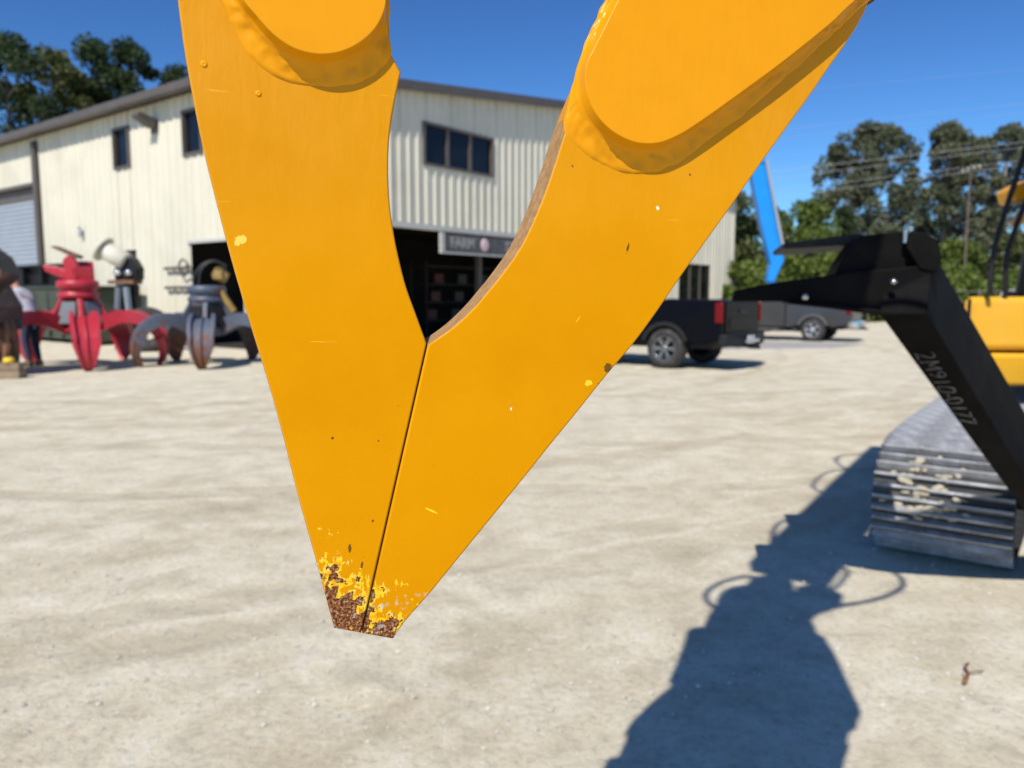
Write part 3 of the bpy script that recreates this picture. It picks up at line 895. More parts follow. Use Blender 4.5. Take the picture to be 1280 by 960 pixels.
M_pad = make_pad_paint()
HB = 0.017
pad(PAD_LEFT, jl, HB, [(10, 640), (-40, 690), (-90, 640)], seed=1)
pad(PAD_RIGHT, jr, HB, [(560, 770), (330, 740)], seed=5)
pad(PAD_RIGHT, jr, HB, [(560, 770), (330, 740)], back=0.015, seed=9)
pad(PAD_LEFT, jl, HB, [(10, 640), (-40, 690), (-90, 640)], back=-0.012, seed=13)
for (x, z, rr, par) in ((-0.1069, 0.458, 0.0023, jl), (-0.0688, 0.4394, 0.0020, jl)):
    m = MB(); m.lathe([(rr * 1.15, 0.0), (rr, 0.0005), (rr * 0.75, 0.0009), (rr * 0.35, 0.0008), (0.0001, 0.0005)], 16, Matrix.Translation((x, 0, z)) @ Matrix.Rotation(R(90), 4, 'X'))
    m.build('paint_blister', M_pad, par)
# body, head and hoses of the grapple above the frame (they throw the shadow on the yard)
def gl(x, z, y=0.17):                       # world x, height -> grapple space
    return ((x + 0.128) * 0.956 + 0.055, y, z - TIP.z)
def gprism(pts, y0, y1, name, mat, bevel=0.01):
    m = MB(); m.prism(pts, lambda a, b, w: (gl(a, b)[0], w, gl(a, b)[2]), y0, y1)
    return m.build(name, mat, grap, bevel)
gprism([(-0.31, 1.95), (-0.30, 2.05), (-0.26, 2.18), (-0.2, 2.3), (-0.22, 2.55), (-0.25, 2.93), (0.32, 2.93), (0.38, 2.72), (0.5, 2.18), (0.51, 2.10), (0.40, 1.98), (0.36, 1.92), (0.1, 2.02), (-0.1, 1.98)], 0.04, 0.30, 'body', M_yellow)
for yy in (-0.035, 0.305):
    gprism([(-0.19, 2.3), (-0.21, 2.9), (0.28, 2.9), (0.40, 2.25), (0.1, 2.15)], yy, yy + 0.03, 'side_plate', M_yellow)
m = MB(); m.prism([(-0.36, 1.93), (-0.385, 2.05), (-0.387, 2.19), (-0.37, 2.28), (-0.337, 2.354), (-0.259, 2.47), (0.0, 2.52), (0.02, 1.95)], lambda a, b, w: ((a + 0.157) / 0.956, w, b - TIP.z), 0.07, 0.13); m.build('shadow_edge_plate', M_yellow, grap, 0.006)  # added plate, outlined to smooth the left edge of the cast shadow
m = MB(); c = gl(0.05, 2.94)
m.lathe([(0.0, 0), (0.24, 0), (0.24, 0.12), (0.19, 0.14), (0.19, 0.3), (0.23, 0.32), (0.23, 0.42), (0.12, 0.5), (0.0, 0.5)], 28, Matrix.Translation(c))
m.build('rotator', M_black, grap)
gprism([(-0.47, 1.99), (-0.47, 2.12), (-0.40, 2.42), (0.30, 2.42), (0.26, 1.99)], -0.15, -0.05, 'shadow_filler', M_yellow)  # added block out of view, closes the lit notch in the grapple's shadow
gprism([(-0.08, 3.38), (0.18, 3.38), (0.14, 3.72), (-0.04, 3.72)], 0.10, 0.24, 'hanger', M_black)
for k, (pts, rr) in enumerate((
        ([(0.25, 3.05), (0.45, 3.16), (0.72, 3.20), (0.89, 3.34), (0.87, 3.56), (0.72, 3.76), (0.56, 3.86), (0.42, 3.95)], 0.016),
        ([(0.30, 3.36), (0.45, 3.42), (0.52, 3.55), (0.55, 3.72), (0.45, 3.86)], 0.014),
        ([(-0.18, 3.25), (-0.30, 3.45), (-0.33, 3.62), (-0.25, 3.76), (-0.12, 3.80), (0.0, 3.72)], 0.016))):
    m = MB(); m.tube(catmull([Vector(gl(a, b, 0.15 + 0.02 * k)) for a, b in pts], 6), rr, 8); m.build('hose', M_hose, grap)
gprism([(0.24, 3.12), (0.46, 3.22), (0.47, 3.40), (0.40, 3.50), (0.26, 3.48)], 0.10, 0.22, 'valve_block', M_black)
gprism([(-0.24, 3.1), (-0.16, 3.1), (-0.14, 3.4), (-0.25, 3.36)], 0.10, 0.20, 'valve_block', M_black)

# ---------------------------------------------------------------- excavator carrying the grapple
EB = Vector((3.2, 5.9, 0))
exc = thing('excavator', 'yellow tracked excavator at the right edge with dusty steel tracks', 'excavator', EB)
U = Vector((0.60, 0.80, 0)); Vv = Vector((0.80, -0.60, 0))
TL, TR_ = 3.7, 0.325
WHEELS = ((0.32, 0.315, 0.315), (0.80, 0.40, 0.265), (3.35, 0.36, 0.34))                       # track length, end radius
def track(front_left, width):
    """track pointing at front_left (left edge of its front); shoes run round a stadium loop"""
    c0 = Vector(front_left) - EB + Vv * (width / 2)
    # loop round idler, raised drive sprocket and rear wheel
    pts_ = []
    for (cs, cz, cr_) in WHEELS:
        pts_ += [(cs + cr_ * math.cos(2 * math.pi * i / 60), cz + cr_ * math.sin(2 * math.pi * i / 60)) for i in range(60)]
    pts_ = sorted(set((round(a_, 5), round(b_, 5)) for a_, b_ in pts_))
    def half(seq):
        h_ = []
        for p_ in seq:
            while len(h_) > 1 and (h_[-1][0] - h_[-2][0]) * (p_[1] - h_[-2][1]) - (h_[-1][1] - h_[-2][1]) * (p_[0] - h_[-2][0]) <= 0: h_.pop()
            h_.append(p_)
        return h_[:-1]
    hull = half(pts_) + half(pts_[::-1])                      # counter-clockwise
    lens = [math.dist(hull[i], hull[(i + 1) % len(hull)]) for i in range(len(hull))]
    per = sum(lens)
    def raw(s):
        s %= per
        for i, l_ in enumerate(lens):
            if s <= l_:
                f_ = s / l_; a_, b_ = hull[i], hull[(i + 1) % len(hull)]
                return (a_[0] + (b_[0] - a_[0]) * f_, a_[1] + (b_[1] - a_[1]) * f_)
            s -= l_
        return hull[0]
    def at_s(s):
        p_, q_, c_ = raw(s - 0.06), raw(s + 0.06), raw(s)
        return (c_[0], c_[1], math.atan2(q_[1] - p_[1], q_[0] - p_[0]) - math.pi / 2)
    n = round(per / 0.19)
    pitch = per / n
    fr = MB()
    pr = [(0.35, 0.22), (0.45, 0.60), (TL - 0.45, 0.60), (TL - 0.35, 0.22)]
    fr.prism(pr, lambda a, b, w: c0 + U * a + Vector((0, 0, b)) + Vv * w, -width * 0.3, width * 0.3)
    root = fr.build('track_frame', M_black, exc, 0.02)
    for (s0, z0, r0) in WHEELS:
        m = MB(); m.lathe([(0.0, -0.12), (r0 - 0.09, -0.12), (r0 - 0.06, -0.06), (r0 - 0.06, 0.06), (r0 - 0.09, 0.12), (0.0, 0.12)], 28,
                          Matrix.Translation(c0 + U * s0 + Vector((0, 0, z0))) @ Matrix(((U.x, 0, Vv.x, 0), (U.y, 0, Vv.y, 0), (0, 1, 0, 0), (0, 0, 0, 1))))
        m.build('idler_wheel', M_shoe, root)
    # one shoe in local space: X along the loop, Y across, Z outwards
    shm = MB()
    w2 = width / 2
    shm.box2((-pitch * 0.49, -w2, -0.022), (pitch * 0.49, w2, -0.004))
    for gx_ in (-0.36, -0.02, 0.32):
        x0 = pitch * gx_
        shm.prism([(x0 - 0.013, -0.006), (x0 + 0.013, -0.006), (x0 + 0.006, 0.034), (x0 - 0.006, 0.034)], lambda a, b, w: (a, w, b), -w2 * 0.985, w2 * 0.985, mat=1)
    for yy in (-0.09, 0.09):
        shm.box((0.03, yy, 0.0), (0.045, 0.05, 0.014))
    shm.box((0, 0, -0.045), (pitch * 0.8, 0.16, 0.05))
    me = shm.mesh('track_shoe'); me.materials.append(M_shoe); me.materials.append(M_grouser)
    for k in range(n):
        sx_, sz_, a = at_s((k + 0.5) * pitch)
        out = U * math.cos(a) + Vector((0, 0, math.sin(a)))
        tan = Vv.cross(out)
        o = bpy.data.objects.new('track_shoe', me); COL.objects.link(o); o.parent = root
        M4 = Matrix((tan, Vv, out)).transposed().to_4x4()
        M4.translation = c0 + U * sx_ + Vector((0, 0, sz_ + 0.0)) - out * 0.016 + Vector((0, 0, 0.02))
        o.matrix_local = M4
    return root
W_TR = 0.70
tl = track((2.06, 4.42, 0), W_TR)
track(Vector((2.06, 4.42, 0)) + Vv * 1.95, W_TR)
# dried mud clods packed in the track
mud = MB()
rm = random.Random(5)
for (px, py) in ((1162, 578), (1155, 600), (1150, 612), (1128, 606), (1142, 622), (1160, 622), (1118, 588), (1170, 570), (1200, 620), (1150, 664), (1188, 632), (1176, 586)):
    ang_ = R(128 + (py - 560) * 0.85); fr_ = 0.14 + 0.8 * (px - 1098) / 182.0
    p = Vector((2.06, 4.42, 0)) - EB + Vv * (W_TR * fr_) + U * (TR_ + (TR_ - 0.005) * math.cos(ang_)) + Vector((0, 0, TR_ + 0.02 + (TR_ - 0.005) * math.sin(ang_)))
    out_ = U * math.cos(ang_) + Vector((0, 0, math.sin(ang_))); tan_ = Vv.cross(out_)
    for k in range(5):
        c = p + Vv * rm.gauss(0, .06) + tan_ * rm.gauss(0, .045) + out_ * rm.uniform(-0.014, 0.004)
        r_ = rm.uniform(0.008, 0.026)
        ph = rm.uniform(0, 6)
        ringv = []
        for (rr_, hh_) in ((1.0, -0.2), (0.85, 0.22), (0.45, 0.42)):
            for i in range(9):
                a_ = 2 * math.pi * i / 9
                q_ = r_ * rr_ * (1 + 0.35 * math.sin(a_ * 2 + ph) + rm.uniform(-.15, .15))
                ringv.append(c + Vv * q_ * 1.35 * math.cos(a_) + tan_ * q_ * 0.8 * math.sin(a_) + out_ * r_ * hh_)
        fcs = [(j * 9 + i, j * 9 + (i + 1) % 9, (j + 1) * 9 + (i + 1) % 9, (j + 1) * 9 + i) for j in range(2) for i in range(9)] + [tuple(range(18, 27))]
        mud.add(ringv, fcs, True)
mo = mud.build('dried_mud', plain('dried_mud', (0.44, 0.39, 0.29), 0.95, 0, 0.2, 20, bump=0.4), tl)
mo['kind'] = 'stuff'
# car body of the undercarriage, turntable
m = MB(); m.box(Vector((2.06, 4.42, 0)) + Vv * 1.3 + U * 1.85 + Vector((0, 0, 0.42)) - EB, (1.5, 1.2, 0.34), frame_between((0, 0, 0), Vv)); m.build('undercarriage', M_black, exc, 0.03)
tc = Vector((2.06, 4.42, 0)) + Vv * 1.3 + U * 1.85 - EB
m = MB(); m.lathe([(0.0, 0.58), (0.62, 0.58), (0.62, 0.84), (0.0, 0.84)], 32, Matrix.Translation(tc)); m.build('turntable', M_black, exc)
# upper works: rounded yellow side panels
def E_(p): return Vector(p) - EB
m = MB(); m.hexa([E_((3.20, 5.62, 1.115)), E_((5.2, 5.40, 1.115)), E_((6.2, 7.4, 1.115)), E_((4.75, 7.8, 1.115))],
                 [E_((3.215, 5.63, 1.495)), E_((5.2, 5.41, 1.495)), E_((6.2, 7.4, 1.495)), E_((4.76, 7.8, 1.495))])
m.build('side_panel', M_yellow_dusty, exc, 0.045, 4)
m = MB(); m.hexa([E_((3.25, 5.61, 0.86)), E_((5.2, 5.40, 0.86)), E_((6.2, 7.4, 0.86)), E_((4.8, 7.8, 0.86))],
                 [E_((3.21, 5.59, 1.095)), E_((5.2, 5.37, 1.095)), E_((6.2, 7.4, 1.095)), E_((4.76, 7.8, 1.095))])
m.build('lower_skirt', M_yellow_dusty, exc, 0.03, 3)
m = MB(); m.hexa([E_((3.30, 5.70, 0.95)), E_((5.1, 5.50, 0.95)), E_((6.1, 7.3, 0.95)), E_((4.75, 7.7, 0.95))], [E_((3.30, 5.70, 1.2)), E_((5.1, 5.50, 1.2)), E_((6.1, 7.3, 1.2)), E_((4.75, 7.7, 1.2))]); m.build('deck', M_black, exc)
m = MB(); p0 = at(1207, 372, 5.61); m.box(E_((3.238, 5.606, 1.3)), (0.012, 0.03, 0.36), frame_between((3.2, 5.62, 0), (5.2, 5.4, 0))); m.build('panel_seam', M_black, exc)
# cab: posts, glass, roof, and grab rails
cab = MB(); cab.hexa([E_((3.85, 5.72, 1.5)), E_((4.85, 5.60, 1.5)), E_((5.6, 6.9, 1.5)), E_((4.7, 7.1, 1.5))], [E_((3.9, 5.74, 2.95)), E_((4.85, 5.62, 2.95)), E_((5.6, 6.9, 2.95)), E_((4.74, 7.1, 2.95))]); cab.build('cab', M_black, exc, 0.05, 3)
m = MB(); m.prism([(3.66, 1.497), (3.86, 1.497), (3.87, 2.1), (3.72, 1.98)], lambda a, b, w: E_((a + (w - 5.75) * 0.6, w, b)), 5.75, 6.3); m.build('tool_locker', M_black, exc, 0.02)
m = MB(); m.hexa([E_((3.97, 5.69, 1.95)), E_((4.75, 5.597, 1.95)), E_((4.75, 5.65, 1.95)), E_((3.97, 5.75, 1.95))], [E_((4.0, 5.705, 2.8)), E_((4.75, 5.61, 2.8)), E_((4.75, 5.65, 2.8)), E_((4.0, 5.75, 2.8))]); m.build('pane', M_glass, exc)
rails = (([(1238, 368), (1238, 345), (1243, 312), (1252, 280), (1262, 248), (1273, 215), (1285, 180), (1300, 140)], 5.55),
         ([(1257, 368), (1257, 340), (1259, 318), (1266, 296), (1276, 268), (1290, 235), (1305, 200)], 5.60))
for pts, dep in rails:
    m = MB(); m.tube(catmull([at(x, y, dep) - EB for x, y in pts], 5), 0.019, 10); m.build('grab_rail', M_black, exc)
m = MB(); m.prism([(0, 0), (0.3, 0.02), (0.3, 0.2), (0.1, 0.17), (-0.03, 0.1)], lambda a, b, w: at(1268, 254, 5.9) - EB + Vector((a, w, b)), 0, 0.2); m.build('mirror_bracket', M_yellow, exc, 0.02)
m = MB(); m.tube([at(1262, 255, 5.85) - EB, at(1300, 251, 5.85) - EB], 0.016, 8); m.build('wiper_rail', M_steel, exc)
m = MB(); m.prism([(0, 0), (0.12, 0.04), (0.14, 0.14), (0.05, 0.12)], lambda a, b, w: at(1266, 284, 5.65) - EB + Vector((a, w, b)), 0, 0.05); m.build('lamp_bracket', M_yellow, exc, 0.01)
m = MB(); m.box2(E_((5.3, 7.2, 1.5)), E_((6.9, 8.2, 2.3))); m.build('counterweight', M_yellow_dusty, exc, 0.12, 4)
# boom and stick over the camera
knee = Vector((1.80, 3.10, 5.0)); foot = Vector((4.7, 6.2, 1.55)); hang = Vector((0.10, 0.86, 3.80))
def beam(a, b, w, d0, d1, d2, name, mat):
    Rm = frame_between(a, b); L = (Vector(b) - Vector(a)).length
    pr = [(0, -d0 / 2), (L * 0.45, -d1 / 2), (L, -d2 / 2), (L, d2 / 2), (L * 0.45, d1 / 2), (0, d0 / 2)]
    mm = MB(); mm.prism(pr, lambda s, t, w_: Rm @ Vector((s, w_, t)) + Vector(a) - EB, -w / 2, w / 2)
    return mm.build(name, mat, exc, 0.02)
boom = beam(foot, knee, 0.36, 0.45, 0.62, 0.4, 'boom', M_yellow)
stick = beam(knee + Vector((0.12, 0.15, 0.1)), hang, 0.42, 0.42, 0.50, 0.30, 'stick', M_yellow)
for off in (0.22, -0.2):
    a = knee.lerp(hang, 0.05) + Vector((0, 0, 0.3)); b = knee.lerp(hang, 0.6) + Vector((0, 0, 0.28))
    m = MB(); m.tube([a - EB, a.lerp(b, 0.55) - EB], 0.055, 12); m.tube([a.lerp(b, 0.5) - EB, b - EB], 0.03, 10); m.build('hydraulic_cylinder', M_yellow, stick) if off > 0 else None
for k, (pts, rr) in enumerate(((((0.08, 0.9), (0.22, 1.15), (0.30, 1.05), (0.42, 0.9)), 0.016), (((0.5, 1.0), (0.55, 1.25), (0.68, 1.28), (0.76, 1.05)), 0.015), (((0.75, 1.0), (0.82, 1.3), (0.9, 1.35), (0.97, 1.0)), 0.016))):
    P = []
    for t_, hgt in pts:
        p = hang.lerp(knee, t_); P.append(p + Vector((-0.26 * (hgt - 0.6) / 0.5, 0.05, 0.42 * (hgt - 0.75))) - EB)
    m = MB(); m.tube(catmull(P, 6), rr, 8); m.build('hose', M_hose, stick)

# ---------------------------------------------------------------- black welded arm between track and camera
AB = Vector((2.75, 3.92, 0))
arm = thing('steel_arm', 'bent black steel arm with chalk numbers standing in front of the excavator track', 'arm', AB)
M_armgrey = plain('ground_lit_steel', (0.03, 0.028, 0.026), 0.6, 0, 0.3, 9, spec=0.15)  # paler black: ground light on the top beam's underside put into the colour
e1 = (at(1098, 392, 3.02), at(1265, 640, 3.62))
e2 = (at(1158, 392, 2.93), at(1280, 596, 3.48))
e3 = (at(1168, 316, 3.06), at(1280, 512, 3.62))
d_leg = (e2[1] - e2[0])
ext = 1.62
def lp(e, t): return e[0] + (e[1] - e[0]) * t
Q = [e1, e2, e3]
bot, top = [], []
for t_, lst in ((0.0, top), (ext, bot)):
    a, b, c = lp(e1, t_), lp(e2, t_), lp(e3, t_)
    lst += [a - AB, b - AB, c - AB, a + c - b - AB]
for lst in (bot,):
    for p in lst: p.z = max(p.z, 0.02)
m = MB(); m.hexa(bot, top); m.build('leg', M_arm, arm, 0.008)
cb = sum(bot, Vector()) / 4
m = MB(); m.box((cb.x + 0.12, cb.y - 0.02, 0.014), (0.30, 0.30, 0.028)); m.build('foot_plate', M_arm, arm, 0.005)
def aprism(pix, y_fn, depth, name, mat=None, bevel=0.006):
    """plate outline given as seen from the yard, standing at y_fn(px) with real thickness"""
    front = [at(x, y, y_fn(x)) - AB for x, y in pix]
    back = [p + Vector((depth * 0.25, depth, 0)) for p in front]
    mm = MB(); n = len(pix)
    mm.add(front + back, [tuple(range(n - 1, -1, -1)), tuple(range(n, 2 * n))] + [(i, (i + 1) % n, n + (i + 1) % n, n + i) for i in range(n)])
    return mm.build(name, mat or M_arm, arm, bevel)
yn = lambda x: 3.02 + (1160 - x) * 0.0006
aprism([(1170, 318), (1150, 332), (1082, 338), (976, 352), (918, 363), (915, 377), (975, 377), (1014, 381), (1040, 386), (1100, 394), (1160, 400), (1172, 380)], yn, 0.20, 'neck')
aprism([(985, 380), (1040, 386), (1100, 394), (1140, 398), (1140, 390), (1040, 381), (985, 376)], lambda x: yn(x) - 0.03, 0.27, 'bottom_flange')
aprism([(1062, 312), (1075, 295), (1132, 288), (1168, 301), (1174, 320), (1168, 345), (1044, 343), (1052, 326)], lambda x: yn(x) + 0.05, 0.26, 'knuckle')
aprism([(1139, 288), (1160, 292), (1174, 304), (1178, 322), (1168, 340), (1150, 336), (1134, 310)], lambda x: yn(x) - 0.01, 0.05, 'cheek_plate')
aprism([(979, 304), (1074, 292), (1090, 296), (1086, 304), (980, 311)], lambda x: yn(x) + 0.18, 0.55, 'top_beam', M_armgrey)
for (px, py, dep, rr) in ((1116, 352, 2.995, 0.012), (1006, 371, 3.07, 0.013)):
    m = MB(); m.lathe([(0.0, 0.018), (rr * 0.8, 0.016), (rr, 0.008), (rr, -0.01)], 14, Matrix.Translation(at(px, py, dep) - AB) @ Matrix.Rotation(R(90), 4, 'X'))
    m.build('pin', M_steel, arm)
for (px, py) in ((1132, 297), (1138, 293)):
    m = MB(); p = at(px, py, 3.05) - AB; m.tube([p - Vector((0, 0, 0.02)), p + Vector((0, 0, 0.03))], 0.010, 10); m.build('grease_fitting', M_steel, arm)
# chalk writing along the lit face of the leg
ax = (e1[1] - e1[0]).normalized(); fn = (e1[0] - e2[0]).cross(e1[1] - e1[0]).normalized()
if fn.y > 0: fn = -fn
ay = fn.cross(ax)
M_chalk = plain('chalk', (0.13, 0.122, 0.112), 0.95, 0, 0.6, 45)
o_ = lp(e1, 0.36).lerp(lp(e2, 0.36), 0.40) - AB + fn * 0.004
MT = Matrix(((ax.x, ay.x, fn.x, o_.x), (ax.y, ay.y, fn.y, o_.y), (ax.z, ay.z, fn.z, o_.z), (0, 0, 0, 1)))
tx = text_mesh('2M910-0177', 0.098, 0.001, 'chalk_writing', M_chalk, arm, Matrix.Identity(4), -0.0022)
for v in tx.data.vertices:
    q = Vector((v.co.x * 16, v.co.y * 16, 3.0))
    v.co.x += noise.noise(q) * 0.011 + v.co.y * 0.18; v.co.y += noise.noise(q * 1.2 + Vector((4, 9, 0))) * 0.012
tx.data.transform(MT)
m = MB()
for k in range(2):
    c = lp(e1, 0.66 + 0.07 * k).lerp(lp(e2, 0.66 + 0.07 * k), 0.18) - AB + fn * 0.003
    Rm = Matrix((ay, ax, fn)).transposed()
    m.box(c, (0.035, 0.007, 0.002), Rm)
m.build('chalk_writing', M_chalk, arm)
# twig on the ground
tw = MB()
p = gnd(1210, 845)
tw.tube(catmull([Vector((0.00, 0.10, 0.012)), Vector((-0.012, 0.05, 0.02)), Vector((0.0, 0.0, 0.012)), Vector((-0.006, -0.06, 0.014)), Vector((-0.012, -0.10, 0.01))], 4), [0.004] * 4 + [0.005] * 4 + [0.007] * 4 + [0.009] * 4 + [0.006], 6)
tw.tube([Vector((0.0, 0.0, 0.014)), Vector((0.03, 0.02, 0.018)), Vector((0.05, 0.05, 0.012))], 0.003, 5)
tw.tube([Vector((-0.006, -0.06, 0.014)), Vector((-0.02, -0.035, 0.02))], 0.003, 5)
to = tw.build('twig', plain('dry_twig', (0.24, 0.11, 0.05), 0.9, 0, 0.3, 40)); to.location = p; to.rotation_euler = (0, 0, R(-31))
tag(to, 'short reddish brown twig lying on the gravel near the shadow', 'twig')

# ---------------------------------------------------------------- orange-peel grapples standing in the yard
def peel(label, loc, rot, spread, mats, height=1.0, group='scrap grapples standing along the building', panels=True, lean=0):
    body_m, tine_m, panel_m = mats
    t = thing('orange_peel_grapple', label, 'grapple', loc, rot, group)
    H = height
    for k in range(5):
        a = 2 * math.pi * k / 5
        c, s = math.cos(a), math.sin(a)
        path = catmull([Vector((r * spread if i > 0 else r, z * H, 0)) for i, (r, z) in enumerate([(0.28, 0.80), (0.62, 1.02), (0.92, 0.96), (1.12, 0.72), (1.20, 0.40), (1.18, 0.15), (1.12, 0.0)])], 4)
        P = [Vector((p.x * c, p.x * s, p.y)) for p in path]
        n = len(P)
        side = Vector((-s, c, 0))
        fr = []
        for i in range(n):
            tn = (P[min(i + 1, n - 1)] - P[max(i - 1, 0)]).normalized()
            fr.append((side, tn.cross(side)))
        def prof(i):
            f = i / (n - 1)
            w = 0.12 + 0.15 * math.sin(math.pi * min(1, f * 1.25) ** 0.9) if f < 0.8 else 0.10 + 0.11 * math.sin(math.pi) + (1 - f) * 0.25
            w = max(0.035, w if f < 0.55 else 0.27 * (1 - f) / 0.45 * 0.85 + 0.045)
            d = 0.15 * (1 - f) + 0.05
            return [(-w, -d * 0.6), (-w, d), (-w * 0.72, d), (-w * 0.62, d * 0.35), (w * 0.62, d * 0.35), (w * 0.72, d), (w, d), (w, -d * 0.6)]
        m = MB(); m.sweep(P, fr, prof, smooth=False)
        tn_ = m.build('tine', tine_m, t)
        # raised spine along the back of the tine
        m = MB()
        m.sweep([p + fr[i][1] * (0.07 * (1 - i / n) + 0.02) for i, p in enumerate(P)][1:-2], fr[1:-2], lambda i: [(-0.018, -0.03), (-0.015, 0.03), (0.015, 0.03), (0.018, -0.03)])
        m.build('spine', tine_m, tn_)
        # strut from hub up to the drum, cylinder behind it
        m = MB(); Rm = rz(a)
        m.prism([(0.34, 0.80 * H), (0.62, 0.86 * H), (0.60, 1.0 * H), (0.36, 1.48 * H), (0.26, 1.48 * H)], lambda r, z, w: Rm @ Vector((r, w, z)), -0.05, 0.05)
        m.build('strut', body_m, t, 0.012)
        if panels:
            a2 = a + math.pi / 5
            R2 = rz(a2)
            m = MB(); m.hexa([R2 @ Vector((0.50, -0.21, 0.92 * H)), R2 @ Vector((0.50, 0.21, 0.92 * H)), R2 @ Vector((0.44, 0.21, 0.92 * H)), R2 @ Vector((0.44, -0.21, 0.92 * H))],
                             [R2 @ Vector((0.36, -0.15, 1.38 * H)), R2 @ Vector((0.36, 0.15, 1.38 * H)), R2 @ Vector((0.30, 0.15, 1.38 * H)), R2 @ Vector((0.30, -0.15, 1.38 * H))])
            m.build('guard_panel', panel_m, t, 0.01)
    m = MB(); m.lathe([(0.0, 0.66 * H), (0.24, 0.66 * H), (0.40, 0.74 * H), (0.42, 0.88 * H), (0.30, 0.92 * H), (0.27, 1.5 * H), (0.0, 1.5 * H)], 20); m.build('hub', body_m, t)
    m = MB(); m.lathe([(0.0, 1.45 * H), (0.37, 1.45 * H), (0.40, 1.48 * H), (0.40, 1.56 * H), (0.35, 1.58 * H), (0.35, 1.64 * H), (0.41, 1.66 * H), (0.41, 1.80 * H), (0.36, 1.84 * H), (0.0, 1.84 * H)], 24); m.build('drum', body_m, t)
    return t
M_red = make_rusty('faded_red_paint', (0.46, 0.028, 0.045), (0.30, 0.05, 0.04), 0.66, 0.4)
M_grey_panel = plain('slate_grey_panel', (0.13, 0.145, 0.165), 0.5, 0, 0.1, 4)
M_bluegrey = make_rusty('worn_blue_grey_paint', (0.075, 0.095, 0.135), (0.15, 0.055, 0.028), 0.57, 0.45)
M_rustgrey = make_rusty('rusting_grey_paint', (0.085, 0.105, 0.145), (0.17, 0.062, 0.028), 0.50, 0.6, 0.30)
M_blackgrap = make_rusty('worn_black_paint', (0.03, 0.03, 0.033), (0.16, 0.07, 0.035), 0.6, 0.5)
M_brown = make_rusty('brown_rusted_steel', (0.10, 0.06, 0.04), (0.22, 0.10, 0.05), 0.42, 0.7)

red = peel('bright red five-tined grapple with slate grey guard panels', (-9.32, 17.05, 0), R(302), 1.36, (M_red, M_red, M_grey_panel))
m = MB(); m.box((-0.12, 0.12, 2.0), (0.10, 0.42, 0.5), Matrix.Rotation(R(-14), 3, 'Y')); m.box((0.14, 0.10, 1.95), (0.10, 0.42, 0.34), Matrix.Rotation(R(12), 3, 'Y')); m.build('hanger_ear', M_red, red, 0.02)
m = MB(); Rq = rz(-R(300))
m.prism([(-0.22, 1.85), (-0.62, 2.02), (-0.66, 2.16), (-0.34, 2.12), (-0.1, 1.98)], lambda a, b, w: Rq @ Vector((a, w, b)), -0.12, 0.12); m.build('link', M_red, red, 0.02)
m = MB(); m.prism([(-0.16, 1.84), (-0.20, 2.26), (-0.06, 2.38), (0.10, 2.20), (0.06, 1.84)], lambda a, b, w: Rq @ Vector((a, w, b)), -0.20, -0.05); m.build('link', M_red, red, 0.02)
m = MB(); m.prism([(-0.42, 2.52), (-0.40, 2.56), (0.12, 2.35), (0.08, 2.29)], lambda a, b, w: Rq @ Vector((a, w, b)), -0.18, 0.10); m.build('rusty_flap', M_brown, red, 0.01)

gry = peel('blue grey five-tined grapple with rusty tine tips and black hoses', (-6.72, 17.45, 0), R(285), 1.22, (M_bluegrey, M_rustgrey, M_black), 0.94)
Rq = rz(-R(285))
for k, pts in enumerate(([(-0.20, -0.2, 1.55), (-0.16, -0.25, 1.9), (0.02, -0.2, 2.18), (0.26, -0.1, 2.26), (0.45, 0, 2.1)], [(-0.06, -0.3, 1.6), (0.02, -0.32, 2.05), (0.25, -0.2, 2.25), (0.5, -0.1, 2.15)])):
    m = MB(); m.tube(catmull([Rq @ Vector(p) for p in pts], 5), 0.024, 8); m.build('hose', M_hose, gry)
m = MB(); m.box(Rq @ Vector((-0.02, -0.30, 1.45)), (0.36, 0.10, 0.36), Rq); m.build('cover_plate', M_bluegrey, gry, 0.02)
M_dullyellow = plain('dull_yellow_paint', (0.30, 0.19, 0.05), 0.6, 0, 0.3, 7, dirt=(0.2, 0.14, 0.07))
m = MB(); m.lathe([(0, -0.16), (0.13, -0.16), (0.15, -0.05), (0.15, 0.1), (0.10, 0.16), (0, 0.16)], 16, Matrix.Translation(Rq @ Vector((0.30, 0.05, 1.96))) @ Matrix.Rotation(R(60), 4, 'X')); m.box(Rq @ Vector((0.30, 0.0, 1.96)), (0.22, 0.26, 0.2), Rq); m.build('hydraulic_motor', M_dullyellow, gry, 0.02)
m = MB(); m.tube([Rq @ Vector((0.34, -0.1, 1.62)), Rq @ Vector((0.60, -0.05, 1.15))], [0.06, 0.085], 10); m.build('cylinder', M_dullyellow, gry)

blk = peel('dark closed grapple with brown rusted tines at the left edge', (-9.95, 14.9, 0), R(318), 0.36, (M_blackgrap, M_brown, M_blackgrap), 1.02)
Rq = rz(-R(318))
m = MB(); m.prism([(-0.5, 1.75), (0.42, 1.70), (0.60, 1.88), (0.46, 2.22), (0.22, 2.40), (-0.2, 2.44), (-0.5, 2.2)], lambda a, b, w: Rq @ Vector((a, w, b)), -0.3, 0.3); m.build('head', M_blackgrap, blk, 0.05)
m = MB(); m.tube(catmull([Rq @ Vector(p) for p in ((0.25, -0.32, 1.85), (0.42, -0.36, 2.05), (0.30, -0.34, 2.25), (0.12, -0.33, 2.2))], 5), 0.03, 8); m.build('hose', M_door_grey, blk)
m = MB(); m.prism([(-0.5, 1.05), (0.50, 1.0), (0.52, 1.3), (0.30, 1.72), (-0.5, 1.72)], lambda a, b, w: Rq @ Vector((a, w, b)), -0.42, 0.42); m.build('housing', M_blackgrap, blk, 0.06)
